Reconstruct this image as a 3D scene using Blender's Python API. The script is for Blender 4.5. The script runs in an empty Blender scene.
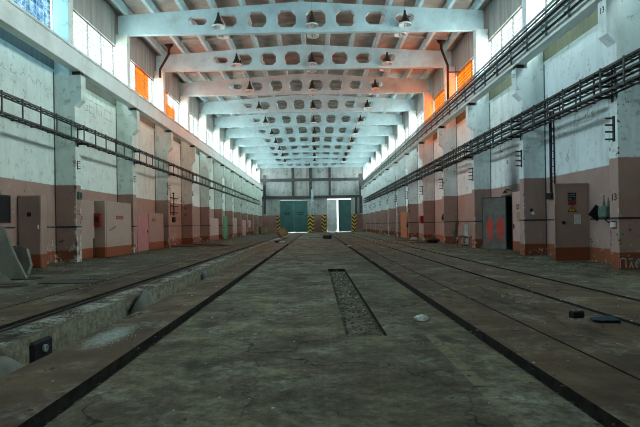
import bpy, math, random
from mathutils import Vector, Matrix, noise as mnoise
from mathutils.geometry import tessellate_polygon
random.seed(7)
R = random.Random(11)
C = bpy.context.scene.collection
S = bpy.context.scene
PI = math.pi

# ------------------------------------------------------------------ dimensions (metres; X across, Y down the hall, Z up)
XC = -0.6
XL, XR = -9.2, 8.0            # aisle faces of the columns
WL, WR = -10.0, 8.85          # wall faces
PL, PR = -9.4, 8.2            # upper column faces
CL, CR = -8.95, 7.75          # corbel faces
YB = 85.6                     # end wall
YF = -4.8                     # wall behind the camera
K0, K1 = -2, 12
def colY(k): return 13.2 + 6*k
CD = 0.4
Z_PINK, Z_WHITE = 2.97, 7.42
ZW0, ZW1 = 8.25, 10.5         # window band
def roofz(x): return 12.0 + 0.6*max(0, 1-abs(x-XC)/9.4)

# ------------------------------------------------------------------ materials
def newmat(name):
    m = bpy.data.materials.new(name); m.use_nodes = True
    nt = m.node_tree; nt.nodes.clear()
    return m, nt
class NT:
    def __init__(s, nt): s.nt = nt
    def n(s, t, **kw):
        x = s.nt.nodes.new(t)
        for k, v in kw.items(): setattr(x, k, v)
        return x
    def link(s, a, b): s.nt.links.new(a, b)
    def val(s, sock, v):
        if isinstance(v, bpy.types.NodeSocket): s.link(v, sock)
        else: sock.default_value = v
    def math(s, op, a, b=0.0, c=None, clamp=False):
        x = s.n('ShaderNodeMath', operation=op); x.use_clamp = clamp
        s.val(x.inputs[0], a); s.val(x.inputs[1], b)
        if c is not None: s.val(x.inputs[2], c)
        return x.outputs[0]
    def mix(s, f, a, b, blend='MIX'):
        x = s.n('ShaderNodeMix', data_type='RGBA', blend_type=blend)
        s.val(x.inputs[0], f)
        for i, v in ((6, a), (7, b)):
            if isinstance(v, bpy.types.NodeSocket): s.link(v, x.inputs[i])
            else: x.inputs[i].default_value = (*v, 1)
        return x.outputs[2]
    def pos(s): return s.n('ShaderNodeNewGeometry').outputs['Position']
    def sep(s, v):
        x = s.n('ShaderNodeSeparateXYZ'); s.link(v, x.inputs[0]); return x.outputs
    def scale(s, v, sc):
        x = s.n('ShaderNodeVectorMath', operation='MULTIPLY'); s.link(v, x.inputs[0]); x.inputs[1].default_value = sc
        return x.outputs[0]
    def noise(s, v, sc, det=4, rough=0.6, dist=0.0):
        x = s.n('ShaderNodeTexNoise'); s.link(v, x.inputs['Vector'])
        x.inputs['Scale'].default_value = sc; x.inputs['Detail'].default_value = det
        x.inputs['Roughness'].default_value = rough; x.inputs['Distortion'].default_value = dist
        return x.outputs['Fac']
    def ramp(s, f, lo, hi, a=0.0, b=1.0):
        x = s.n('ShaderNodeMapRange'); s.val(x.inputs[0], f)
        for i, v in enumerate((lo, hi, a, b), 1): x.inputs[i].default_value = v
        x.clamp = True
        return x.outputs[0]
    def bsdf(s, col, rough=0.8, metal=0.0, bump=None, bstr=0.3, bdist=0.02, spec=0.3):
        p = s.n('ShaderNodeBsdfPrincipled')
        s.val(p.inputs['Base Color'], col if isinstance(col, bpy.types.NodeSocket) else (*col, 1))
        s.val(p.inputs['Roughness'], rough); p.inputs['Metallic'].default_value = metal
        p.inputs['Specular IOR Level'].default_value = spec
        if bump is not None:
            b = s.n('ShaderNodeBump'); b.inputs['Strength'].default_value = bstr; b.inputs['Distance'].default_value = bdist
            s.link(bump, b.inputs['Height']); s.link(b.outputs[0], p.inputs['Normal'])
        o = s.n('ShaderNodeOutputMaterial'); s.link(p.outputs[0], o.inputs[0])
        return p

def plain(name, col, rough=0.7, metal=0.0, var=0.35, sc=3.0, bump=0.15, dirt=(0.05,0.045,0.04), dirtf=0.25):
    m, nt = newmat(name); t = NT(nt); p = t.pos()
    f = t.noise(p, sc, 5, 0.65)
    c = t.mix(t.ramp(f, 0.3, 0.75), [x*(1-var) for x in col], [min(1, x*(1+var*0.6)) for x in col])
    d = t.noise(p, sc*0.6, 6, 0.7)
    c = t.mix(t.math('MULTIPLY', t.ramp(d, 0.52, 0.7), dirtf), c, dirt)
    t.bsdf(c, rough, metal, t.noise(p, sc*8, 3), bump)
    return m

def wall_paint(name, pink, white, olive, base, side):
    """two-tone oil paint on concrete: red-brown plinth, pink dado, white above, bare grey panel under the crane beam"""
    m, nt = newmat(name); t = NT(nt); p = t.pos(); x, y, z = t.sep(p)
    n1 = t.noise(p, 1.3, 5); n2 = t.noise(p, 6.0, 5, 0.7); n3 = t.noise(p, 22.0, 3)
    wz = t.math('ADD', z, t.math('MULTIPLY', t.math('SUBTRACT', n2, 0.5), 0.05))
    vbig = t.ramp(n1, 0.3, 0.7)
    pk = t.mix(vbig, [c*0.88 for c in pink], [c*1.1 for c in pink])
    wh = t.mix(vbig, [c*0.9 for c in white], [min(1,c*1.05) for c in white])
    ol = t.mix(t.ramp(t.noise(t.scale(p, (1, 3, .25)), 2.0, 4), .3, .7), [c*.75 for c in olive], [c*1.25 for c in olive])
    # damp streaks and dust
    st = t.noise(t.scale(p, (2.0, 2.0, 0.35)), 1.2, 6, 0.7, 0.6)
    wh = t.mix(t.math('MULTIPLY', t.ramp(st, 0.50, 0.72), 0.42), wh, (0.27, 0.29, 0.24))
    sp = t.noise(p, 3.1, 7, 0.75)
    wh = t.mix(t.math('MULTIPLY', t.ramp(sp, 0.555, 0.67), 0.6), wh, (0.17, 0.18, 0.155))
    pk = t.mix(t.math('MULTIPLY', t.ramp(st, 0.5, 0.75), 0.35), pk, [c*0.55 for c in pink])
    c = t.mix(t.ramp(wz, Z_PINK-0.015, Z_PINK+0.015), pk, wh)
    c = t.mix(t.ramp(wz, 0.44, 0.46), base, c)
    onwall = t.math('MAXIMUM', t.math('LESS_THAN', x, WL+.03), t.math('GREATER_THAN', x, WR-.03))
    c = t.mix(t.math('MULTIPLY', onwall, t.ramp(z, Z_WHITE-0.01, Z_WHITE+0.01)), c, ol)
    # chipped paint, mostly near the floor and in patches
    lowb = t.ramp(z, 0.0, 1.1, 0.11, 0.0)
    patch = t.ramp(t.noise(p, 0.45, 3), 0.42, 0.65, 0.0, 0.11)
    chip_n = t.noise(p, 4.5, 8, 0.72, 0.3)
    yy = t.math('FRACT', t.math('DIVIDE', t.math('ADD', y, 120-13.2), 6.0)); yy = t.math('MULTIPLY', yy, 6.0)
    d1 = t.math('MINIMUM', t.math('ABSOLUTE', t.math('SUBTRACT', yy, .4)), t.math('MINIMUM', yy, t.math('SUBTRACT', 6.0, yy)))
    d2 = t.math('ABSOLUTE', t.math('SUBTRACT', x, XL if side == 'L' else XR))
    ed = t.math('MULTIPLY', t.ramp(t.math('MAXIMUM', d1, d2), .0, .14, .16, 0.0), t.ramp(t.noise(p, .7, 2), .4, .6))
    th = t.math('SUBTRACT', 0.68, t.math('ADD', ed, t.math('ADD', lowb, patch)))
    chip = t.math('GREATER_THAN', chip_n, th)
    seam = t.math('MULTIPLY', onwall, t.ramp(t.math('ADD', d1, t.math('MULTIPLY', t.math('SUBTRACT', n2, .5), .06)), .02, .05, .9, 0))
    seam = t.math('MULTIPLY', seam, t.math('LESS_THAN', z, 7.3))
    c = t.mix(seam, c, (0.03, 0.03, 0.027))
    below = t.math('LESS_THAN', z, 5.2)
    chip = t.math('MULTIPLY', chip, below)
    pl = t.mix(t.ramp(t.noise(p, 2.3, 4), .42, .58), (0.07, 0.065, 0.055), (0.50, 0.50, 0.44))
    c = t.mix(chip, c, pl)
    # dried splashes and scuffs
    sc_ = t.math('GREATER_THAN', t.noise(t.scale(p, (1, 1, .6)), 11, 4, .8), .66)
    c = t.mix(t.math('MULTIPLY', sc_, t.math('MULTIPLY', below, .45)), c, (0.09, 0.085, 0.075))
    if side == 'R':   # soot above the burnt doorway
        ddy = t.math('SUBTRACT', y, 22.3)
        dy = t.math('DIVIDE', t.math('ABSOLUTE', ddy), t.ramp(z, 2.4, 6.2, 1.15, 0.6))
        fy = t.ramp(t.math('ADD', dy, t.math('MULTIPLY', t.math('SUBTRACT', n1, .5), 0.6)), 0.2, 1.1, 1.0, 0.0)
        fz = t.math('MULTIPLY', t.ramp(z, 2.3, 2.7), t.ramp(z, 3.0, 6.4, 1.0, 0.0))
        fx = t.math('GREATER_THAN', x, 8.75)
        s = t.math('MULTIPLY', t.math('MULTIPLY', fy, fz), t.math('MULTIPLY', fx, 0.93))
        c = t.mix(s, c, (0.02, 0.022, 0.024))
    h = t.math('SUBTRACT', t.math('MULTIPLY', n3, 0.25), t.math('MULTIPLY', chip, 0.6))
    t.bsdf(c, 0.6, 0, h, 0.25, 0.02)
    return m

M = {}
PINK = (0.32, 0.205, 0.165); WHITE = (0.64, 0.735, 0.675); OLIVE = (0.16, 0.165, 0.14); BASE = (0.23, 0.062, 0.024)
M['wall_l'] = wall_paint('painted wall', PINK, WHITE, OLIVE, BASE, 'L')
M['wall_r'] = wall_paint('painted wall sooted', (0.335, 0.225, 0.195), (0.68, 0.78, 0.79), (0.15, 0.155, 0.10), BASE, 'R')
M['roof'] = plain('limewashed roof concrete', (0.53, 0.73, 0.78), 0.85, var=0.18, sc=1.2, dirt=(0.25,0.24,0.2), dirtf=0.35, bump=0.1)
M['slab'] = plain('roof slab concrete', (0.44, 0.42, 0.375), 0.9, var=0.3, sc=1.5, dirt=(0.2,0.17,0.12), dirtf=0.5)
M['crane'] = plain('crane beam concrete', (0.72, 0.79, 0.75), 0.75, var=0.1, sc=0.9, dirt=(0.2,0.2,0.17), dirtf=0.3)
def lintel_mat():
    m, nt = newmat('bare concrete panel'); t = NT(nt); p = t.pos()
    st = t.noise(t.scale(p, (2.2, 2.2, 0.2)), 1.5, 5, .65)
    c = t.mix(t.ramp(st, .3, .7), (0.24, 0.25, 0.235), (0.42, 0.45, 0.43))
    rs = t.noise(t.scale(p, (1.3, 1.3, .3)), 1.1, 4)
    c = t.mix(t.math('MULTIPLY', t.ramp(rs, .58, .72), .6), c, (0.30, 0.15, 0.06))
    t.bsdf(c, .9, 0, t.noise(p, 14, 3), .2); return m
M['lintel'] = lintel_mat()
M['steel_dark'] = plain('dark weathered steel', (0.035, 0.037, 0.038), 0.5, 0.3, sc=6)
M['steel_tray'] = plain('tray steel', (0.10, 0.108, 0.108), 0.5, 0.4, sc=6)
M['steel_grey'] = plain('grey painted steel', (0.22, 0.25, 0.25), 0.55, 0.2, sc=4)
M['girt'] = plain('sooty girt steel', (0.085, 0.092, 0.09), 0.6, 0.2, sc=2)
M['rust'] = plain('rusty steel', (0.06, 0.035, 0.022), 0.75, 0.3, sc=7)
M['rail'] = plain('oily rail steel', (0.018, 0.016, 0.014), 0.55, 0.5, sc=9)
M['cable'] = plain('black cable', (0.02, 0.02, 0.022), 0.6, sc=5)
M['frame'] = plain('window steel', (0.10, 0.105, 0.10), 0.6, 0.1, sc=4)
M['wire'] = plain('glazing wire', (0.42, 0.45, 0.46), 0.5, 0.2, sc=4)
M['teal'] = plain('teal gate paint', (0.065, 0.19, 0.18), 0.6, var=0.25, sc=0.8, dirtf=0.35)
M['palegate'] = plain('pale gate paint', (0.78, 0.84, 0.85), 0.7, var=0.25, sc=1.0, dirtf=0.4, dirt=(0.2,0.17,0.13))
M['green'] = plain('green door paint', (0.06, 0.21, 0.09), 0.6, sc=2)
M['pinkdoor'] = plain('rosy door paint', (0.42, 0.185, 0.19), 0.6, var=0.12, sc=2)
M['orange_board'] = plain('orange brown board', (0.36, 0.115, 0.05), 0.7, sc=2)
M['red'] = plain('fire red paint', (0.30, 0.012, 0.014), 0.5, sc=4)
M['black'] = plain('flat black', (0.012, 0.012, 0.014), 0.6, sc=4)
M['ivory'] = plain('white enamel', (0.62, 0.62, 0.60), 0.5, var=0.12, sc=4)
M['tan'] = plain('tan plywood', (0.34, 0.22, 0.11), 0.7, sc=3)
M['brownwood'] = plain('brown wood', (0.17, 0.085, 0.04), 0.75, sc=4)
M['greywood'] = plain('weathered timber', (0.13, 0.105, 0.08), 0.85, sc=5)
M['slabconc'] = plain('broken concrete', (0.20, 0.205, 0.175), 0.95, var=0.35, sc=3, bump=0.5)
M['stone'] = plain('pale stone', (0.55, 0.58, 0.57), 0.9, sc=8)
M['plaster'] = plain('plaster crumbs', (0.38, 0.43, 0.41), 0.95, var=0.3, sc=8)
M['crumb'] = plain('dark crumbs', (0.10, 0.09, 0.075), 0.95, var=0.5, sc=9)
M['blue_rag'] = plain('blue rag', (0.03, 0.06, 0.08), 0.95, sc=10)
M['device'] = plain('grey green enamel', (0.10, 0.17, 0.14), 0.55, sc=6)
M['bluepipe'] = plain('pale blue pipe paint', (0.30, 0.42, 0.43), 0.6, sc=3)
M['sheet'] = plain('paper notice', (0.6, 0.6, 0.57), 0.8, var=0.1, sc=10)
M['signyellow'] = plain('warning yellow', (0.62, 0.30, 0.03), 0.5, var=0.1, sc=9)
M['signdark'] = plain('black sign enamel', (0.012, 0.016, 0.022), 0.4, var=0.1, sc=9)
M['signblue'] = plain('faded sign lettering', (0.20, 0.28, 0.30), 0.6, var=0.1, sc=9)
M['signred'] = plain('red sign enamel', (0.25, 0.02, 0.02), 0.5, var=0.15, sc=9)
M['mark_black'] = plain('black marking paint', (0.02, 0.02, 0.022), 0.7, var=0.2, sc=9)
M['mark_red'] = plain('faded red marking paint', (0.16, 0.05, 0.07), 0.7, var=0.5, sc=12)
M['pencil'] = plain('grey scrawl paint', (0.30, 0.34, 0.32), 0.8, var=0.3, sc=12)
M['mark_white'] = plain('white scrawl paint', (0.50, 0.52, 0.49), 0.8, var=0.3, sc=12)
M['reflector'] = plain('white enamel reflector', (0.80, 0.82, 0.80), 0.3, var=0.08, sc=5)
M['bellout'] = plain('bell outer steel', (0.055, 0.05, 0.04), 0.5, 0.3, sc=5)
M['bulb'] = plain('grey glass bulb', (0.55, 0.58, 0.58), 0.15, var=0.05, sc=5)
M['road'] = plain('yard', (0.22, 0.23, 0.23), 0.9, var=0.1, sc=0.5)
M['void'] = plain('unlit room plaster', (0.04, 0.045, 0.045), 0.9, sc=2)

def closet_mat(name, col):
    """painted sheet steel with the red-brown plinth band carried across"""
    m, nt = newmat(name); t = NT(nt); p = t.pos(); z = t.sep(p)[2]
    n1 = t.noise(p, 1.6, 5); n2 = t.noise(p, 9, 5, .7)
    c = t.mix(t.ramp(n1, .3, .7), [v*.9 for v in col], [v*1.08 for v in col])
    c = t.mix(t.ramp(t.math('ADD', z, t.math('MULTIPLY', n2, .02)), .455, .465), BASE, c)
    c = t.mix(t.math('MULTIPLY', t.math('GREATER_THAN', t.noise(p, 5, 7, .72), .69), .8), c, (0.09, 0.06, 0.045))
    t.bsdf(c, .55, 0, n2, .1); return m
M['closet'] = closet_mat('beige closet paint', (0.35, 0.255, 0.21))
M['closet_dark'] = closet_mat('brown closet paint', (0.32, 0.215, 0.18))
M['closet_pale'] = closet_mat('pale pink door paint', (0.42, 0.28, 0.25))

def graffiti_mat():
    m, nt = newmat('grey door with red spray'); t = NT(nt)
    tc = t.n('ShaderNodeTexCoord').outputs['Object']; x, y, z = t.sep(tc); p = t.pos()
    n = t.noise(tc, 3, 5); n5 = t.noise(tc, 9, 4)
    c = t.mix(t.ramp(n, .3, .7), (0.065, 0.068, 0.06), (0.13, 0.135, 0.12))
    tot = None
    for cx, w in ((0.40, 0.185), (0.93, 0.20)):       # two dripping red blobs
        dx = t.math('DIVIDE', t.math('ABSOLUTE', t.math('SUBTRACT', x, cx)), w)
        e = t.math('ADD', dx, t.math('ADD', t.math('MULTIPLY', t.math('SUBTRACT', n5, .5), .5), t.math('MULTIPLY', t.math('MAXIMUM', t.math('SUBTRACT', z, 1.15), 0), 1.6)))
        f = t.math('MULTIPLY', t.ramp(e, .7, 1.05, 1, 0), t.math('MULTIPLY', t.ramp(z, 1.45, 1.6, 1, 0), t.ramp(z, .25, .75)))
        # the head of each blob is fuller than its tail
        f = t.math('MULTIPLY', f, t.ramp(z, .3, 1.25, .55, 1.0))
        tot = f if tot is None else t.math('MAXIMUM', tot, f)
    c = t.mix(t.math('MULTIPLY', tot, .92), c, (0.50, 0.025, 0.010))
    t.bsdf(c, .6, 0, n5, .1); return m
M['graffiti'] = graffiti_mat()

def hazard_mat():
    m, nt = newmat('yellow black hazard stripes'); t = NT(nt); p = t.pos(); x, y, z = t.sep(p)
    v = t.math('ADD', z, t.math('PINGPONG', t.math('ADD', x, 50.0), 0.5))
    s = t.math('FRACT', t.math('DIVIDE', v, 0.62))
    c = t.mix(t.math('GREATER_THAN', s, .5), (0.02, 0.02, 0.02), (0.55, 0.38, 0.06))
    c = t.mix(t.math('MULTIPLY', t.ramp(t.noise(p, 4, 5), .5, .7), .5), c, (.12, .1, .08))
    t.bsdf(c, .7); return m
M['hazard'] = hazard_mat()

def back_mat():
    m, nt = newmat('end wall plaster'); t = NT(nt); p = t.pos(); x, y, z = t.sep(p)
    st = t.noise(t.scale(p, (1.6, 1, 0.35)), .7, 6, .7); n = t.noise(p, 1.1, 7, .72)
    wh = t.mix(t.ramp(st, .3, .7), (0.24, 0.27, 0.26), (0.50, 0.56, 0.55))
    wh = t.mix(t.math('MULTIPLY', t.ramp(n, .55, .68), .75), wh, (0.10, 0.095, 0.085))
    rs = t.noise(t.scale(p, (2.2, 1, .15)), .8, 3)
    wh = t.mix(t.math('MULTIPLY', t.ramp(rs, .64, .72), .6), wh, (0.30, 0.17, 0.09))
    pk = t.mix(t.ramp(n, .3, .7), (0.36, 0.22, 0.19), (0.24, 0.13, 0.11))
    c = t.mix(t.ramp(t.math('ADD', z, t.math('MULTIPLY', n, .15)), 3.03, 3.08), pk, wh)
    t.bsdf(c, .85, 0, n, .2); return m
M['back'] = back_mat()

def floor_mat():
    m, nt = newmat('worn workshop floor'); t = NT(nt); p = t.pos(); x, y, z = t.sep(p)
    nb = t.noise(p, .35, 5, .6); nm = t.noise(p, 1.5, 7, .7); nf = t.noise(p, 9, 6, .75)
    nl = t.noise(t.scale(p, (1.0, .12, 1)), 2.2, 5, .65)         # long wear along the hall
    g = t.mix(t.ramp(nm, .34, .66), (0.036, 0.031, 0.018), (0.250, 0.228, 0.150))
    g = t.mix(t.math('MULTIPLY', t.ramp(nb, .40, .62), .7), g, (0.060, 0.047, 0.032))
    br = t.mix(t.ramp(nm, .32, .68), (0.040, 0.027, 0.016), (0.175, 0.120, 0.076))
    br = t.mix(t.math('MULTIPLY', t.ramp(nl, .45, .7), .6), br, (0.026, 0.019, 0.014))
    grit = t.ramp(t.noise(p, 5.5, 8, .8), .40, .60, .55, 1.18)
    gl_ = t.n('ShaderNodeVectorMath', operation='SCALE'); t.link(g, gl_.inputs[0]); t.link(grit, gl_.inputs['Scale']); g = gl_.outputs[0]
    grit2 = t.ramp(t.noise(p, 21, 6, .8), .38, .62, .72, 1.22)
    gk = t.n('ShaderNodeVectorMath', operation='SCALE'); t.link(g, gk.inputs[0]); t.link(grit2, gk.inputs['Scale']); g = gk.outputs[0]
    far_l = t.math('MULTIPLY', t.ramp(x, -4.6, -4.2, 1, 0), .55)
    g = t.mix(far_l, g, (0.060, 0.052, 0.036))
    wob = t.math('MULTIPLY', t.math('SUBTRACT', nm, .5), .25)
    xw = t.math('ADD', x, wob)
    b1 = t.math('MULTIPLY', t.ramp(x, 1.80, 1.90), t.ramp(xw, 5.2, 5.5, 1, 0))
    b2 = t.math('MULTIPLY', t.ramp(xw, -5.6, -5.3), t.ramp(x, -1.95, -1.85, 1, 0))
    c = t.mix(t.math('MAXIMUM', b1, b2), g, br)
    # pale lime dust patches and spatter
    d = t.math('MULTIPLY', t.ramp(t.noise(p, .9, 6, .7, .4), .52, .66), t.ramp(nf, .42, .62))
    c = t.mix(t.math('MULTIPLY', d, .85), c, (0.33, 0.36, 0.30))
    sp = t.math('GREATER_THAN', t.noise(p, 24, 3, .8), .72)
    c = t.mix(t.math('MULTIPLY', sp, .6), c, (0.30, 0.32, 0.29))
    # lime dust fallen along the pit ledge and one heap of crumbled plaster beside the pit
    led = t.math('MULTIPLY', t.ramp(t.math('ABSOLUTE', t.math('SUBTRACT', x, -3.80)), .14, .28, 1, 0), t.ramp(t.noise(p, 1.7, 6, .75), .47, .56))
    hx = t.math('MULTIPLY', t.math('SUBTRACT', x, -2.5), 3.2); hy = t.math('SUBTRACT', y, 6.05)
    hr = t.math('SQRT', t.math('ADD', t.math('MULTIPLY', hx, hx), t.math('MULTIPLY', hy, hy)))
    heap = t.ramp(t.math('ADD', hr, t.math('SUBTRACT', nf, .5)), .25, .75, 1, 0)
    c = t.mix(t.math('MULTIPLY', t.math('MAXIMUM', led, heap), t.ramp(nf, .36, .55)), c, (0.42, 0.46, 0.42))
    # worn red-rust dust and oil
    c = t.mix(t.math('MULTIPLY', t.ramp(t.noise(t.scale(p, (1, .3, 1)), .5, 4), .56, .7), .45), c, (0.085, 0.045, 0.03))
    c = t.mix(t.math('MULTIPLY', t.ramp(t.noise(t.scale(p, (1, .5, 1)), 1.1, 4, .6), .58, .66), .75), c, (0.018, 0.016, 0.014))
    # cracks
    vo = t.n('ShaderNodeTexVoronoi', feature='DISTANCE_TO_EDGE'); vo.inputs['Scale'].default_value = .55
    dv = t.n('ShaderNodeVectorMath', operation='ADD'); t.link(p, dv.inputs[0])
    nc = t.n('ShaderNodeTexNoise'); t.link(p, nc.inputs['Vector']); nc.inputs['Scale'].default_value = 2.0; nc.inputs['Detail'].default_value = 5
    t.link(t.scale(nc.outputs['Color'], (.9, .9, 0)), dv.inputs[1]); t.link(dv.outputs[0], vo.inputs['Vector'])
    cr = t.math('MULTIPLY', t.ramp(vo.outputs['Distance'], .002, .009, 1, 0), t.ramp(nb, .45, .55))
    c = t.mix(t.math('MULTIPLY', cr, .85), c, (0.012, 0.011, 0.010))
    # painted aisle line, nearly worn off, near the right-hand slot
    ln = t.math('MULTIPLY', t.ramp(t.math('ABSOLUTE', t.math('SUBTRACT', x, 1.31)), .05, .065, 1, 0), t.math('MULTIPLY', t.ramp(y, 3, 3.2), t.ramp(y, 5.6, 6.2, 1, 0)))
    seg = t.math('GREATER_THAN', t.math('FRACT', t.math('DIVIDE', y, .44)), .12)
    ln = t.math('MULTIPLY', t.math('MULTIPLY', ln, seg), t.ramp(nf, .35, .6))
    c = t.mix(t.math('MULTIPLY', ln, .7), c, (0.24, 0.20, 0.13))
    h = t.math('ADD', t.math('MULTIPLY', nf, .5), t.math('SUBTRACT', nm, cr))
    rr = t.ramp(nm, .3, .7, .72, .95)
    t.bsdf(c, rr, 0, h, .55, .03, .25); return m
M['floor'] = floor_mat()
def dirt_mat(name, a, b):
    m, nt = newmat(name); t = NT(nt); p = t.pos(); n = t.noise(p, 7, 7, .75)
    t.bsdf(t.mix(t.ramp(n, .35, .68), a, b), .95, 0, n, .8, .04, .15); return m
M['dirt'] = dirt_mat('oily dirt in the slots', (0.010, 0.009, 0.008), (0.040, 0.036, 0.030))
M['pitwall'] = dirt_mat('pit wall concrete', (0.10, 0.095, 0.065), (0.34, 0.32, 0.24))
M['earth'] = dirt_mat('dirt filling', (0.035, 0.031, 0.022), (0.20, 0.185, 0.135))

def glass(name, col, haze, low=None, sc=2.2):
    """old wired glazing: lets the sky through, scatters a little"""
    m, nt = newmat(name); t = NT(nt); p = t.pos()
    f = t.noise(t.scale(p, (1, 1, 1.4)), sc, 4)
    cc = t.mix(t.ramp(f, .38, .62), low or [v*.82 for v in col], col)
    tr = t.n('ShaderNodeBsdfTransparent'); t.link(cc, tr.inputs[0])
    tl = t.n('ShaderNodeBsdfTranslucent'); t.link(cc, tl.inputs[0])
    gl = t.n('ShaderNodeBsdfGlossy'); gl.inputs['Roughness'].default_value = .2
    a = t.n('ShaderNodeMixShader'); a.inputs[0].default_value = haze; t.link(tr.outputs[0], a.inputs[1]); t.link(tl.outputs[0], a.inputs[2])
    b = t.n('ShaderNodeMixShader'); b.inputs[0].default_value = .04; t.link(a.outputs[0], b.inputs[1]); t.link(gl.outputs[0], b.inputs[2])
    o = t.n('ShaderNodeOutputMaterial'); t.link(b.outputs[0], o.inputs[0])
    return m
M['glass'] = glass('clear wired glass', (0.93, 0.97, 0.97), .008)
M['glass_orange'] = glass('orange plastic glazing', (0.95, 0.36, 0.05), .05)
M['glass_blue'] = glass('bluish glass block', (0.60, 0.76, 0.85), .008, (0.13, 0.32, 0.50), 3.2)

# ------------------------------------------------------------------ mesh helpers
class MB:
    def __init__(s): s.v = []; s.f = []; s.mi = []; s.cur = 0; s.smooth = set()
    def quad(s, *pts):
        i = len(s.v); s.v += [tuple(p) for p in pts]; s.f.append(tuple(range(i, i+len(pts)))); s.mi.append(s.cur); return s
    def box(s, x0, x1, y0, y1, z0, z1, mat=None):
        i = len(s.v)
        ps = [(x0,y0,z0),(x1,y0,z0),(x1,y1,z0),(x0,y1,z0),(x0,y0,z1),(x1,y0,z1),(x1,y1,z1),(x0,y1,z1)]
        s.v += [tuple(mat @ Vector(p)) if mat else p for p in ps]
        for q in ((0,3,2,1),(4,5,6,7),(0,1,5,4),(1,2,6,5),(2,3,7,6),(3,0,4,7)):
            s.f.append(tuple(i+a for a in q)); s.mi.append(s.cur)
        return s
    def bev(s, x0, x1, y0, y1, z0, z1, b=.01, mat=None):
        """box with chamfered edges"""
        i = len(s.v); xs, ys, zs = (x0,x1), (y0,y1), (z0,z1); idx = {}
        for a in (0,1):
            for c in (0,1):
                for d in (0,1):
                    sx, sy, sz = (b,-b)[a], (b,-b)[c], (b,-b)[d]
                    for ax, p in enumerate(((xs[a], ys[c]+sy, zs[d]+sz), (xs[a]+sx, ys[c], zs[d]+sz), (xs[a]+sx, ys[c]+sy, zs[d]))):
                        idx[(a,c,d,ax)] = len(s.v); s.v.append(tuple(mat @ Vector(p)) if mat else p)
        def F(*k): s.f.append(tuple(idx[q] for q in k)); s.mi.append(s.cur)
        for a in (0,1):
            o = 1 if a else -1
            q = [(a,0,0,0),(a,1,0,0),(a,1,1,0),(a,0,1,0)]; F(*(q if a else q[::-1]))
            q = [(0,a,0,1),(0,a,1,1),(1,a,1,1),(1,a,0,1)]; F(*(q if a else q[::-1]))
            q = [(0,0,a,2),(1,0,a,2),(1,1,a,2),(0,1,a,2)]; F(*(q if a else q[::-1]))
        for a in (0,1):
            for c in (0,1):
                fl = (a ^ c)
                q = [(a,c,0,0),(a,c,0,1),(a,c,1,1),(a,c,1,0)]; F(*(q if fl else q[::-1]))
                q = [(a,0,c,0),(a,1,c,0),(a,1,c,2),(a,0,c,2)]; F(*(q if fl else q[::-1]))
                q = [(0,a,c,1),(0,a,c,2),(1,a,c,2),(1,a,c,1)]; F(*(q if fl else q[::-1]))
                for d in (0,1):
                    q = [(a,c,d,0),(a,c,d,1),(a,c,d,2)]; F(*(q if (a ^ c ^ d) else q[::-1]))
        return s
    def tube(s, pts, r, n=6, caps=True):
        pts = [Vector(p) for p in pts]; rings = []
        rs = r if isinstance(r, (list, tuple)) else [r]*len(pts)
        up = None
        for j, p in enumerate(pts):
            t = (pts[min(j+1, len(pts)-1)] - pts[max(j-1, 0)]).normalized()
            if up is None:
                up = Vector((0,0,1)) if abs(t.z) < .9 else Vector((1,0,0))
            a = t.cross(up).normalized(); up = a.cross(t).normalized()
            i = len(s.v)
            for q in range(n):
                an = 2*PI*q/n
                s.v.append(tuple(p + a*math.cos(an)*rs[j] + up*math.sin(an)*rs[j]))
            rings.append(i)
        for a, b in zip(rings, rings[1:]):
            for q in range(n):
                s.smooth.add(len(s.f)); s.f.append((a+q, a+(q+1)%n, b+(q+1)%n, b+q)); s.mi.append(s.cur)
        if caps:
            s.f.append(tuple(rings[0]+q for q in range(n))[::-1]); s.mi.append(s.cur)
            s.f.append(tuple(rings[-1]+q for q in range(n))); s.mi.append(s.cur)
        return s
    def lathe(s, prof, n=16, c=(0,0,0), smooth=True):
        i = len(s.v); m = len(prof)
        for q in range(n):
            an = 2*PI*q/n
            for r, z in prof: s.v.append((c[0]+r*math.cos(an), c[1]+r*math.sin(an), c[2]+z))
        for q in range(n):
            for j in range(m-1):
                a = i+q*m+j; b = i+((q+1)%n)*m+j
                if smooth: s.smooth.add(len(s.f))
                s.f.append((a, b, b+1, a+1)); s.mi.append(s.cur)
        return s
    def poly(s, pts, ext):
        """extrude a planar polygon (list of 3D points) by vector ext"""
        n = len(pts); i = len(s.v); e = Vector(ext)
        s.v += [tuple(p) for p in pts] + [tuple(Vector(p)+e) for p in pts]
        s.f.append(tuple(range(i, i+n))[::-1]); s.mi.append(s.cur)
        s.f.append(tuple(range(i+n, i+2*n))); s.mi.append(s.cur)
        for q in range(n):
            s.f.append((i+q, i+(q+1)%n, i+n+(q+1)%n, i+n+q)); s.mi.append(s.cur)
        return s
    def rock(s, c, r, rnd, sq=(1,1,1), rot=None):
        """small irregular lump: a jittered octahedron-like hull of 14 points"""
        dirs = [(1,0,0),(-1,0,0),(0,1,0),(0,-1,0),(0,0,1),(0,0,-1)]
        i = len(s.v); rz = rnd.random()*6.28
        cr, sr = math.cos(rz), math.sin(rz)
        for d in dirs:
            k = r*(.6+.7*rnd.random())
            x, y, z = d[0]*k*sq[0]+rnd.uniform(-.25,.25)*r, d[1]*k*sq[1]+rnd.uniform(-.25,.25)*r, d[2]*k*sq[2]
            s.v.append((c[0]+x*cr-y*sr, c[1]+x*sr+y*cr, c[2]+z))
        for q in ((0,2,4),(2,1,4),(1,3,4),(3,0,4),(2,0,5),(1,2,5),(3,1,5),(0,3,5)):
            s.f.append(tuple(i+a for a in q)); s.mi.append(s.cur)
        return s
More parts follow.
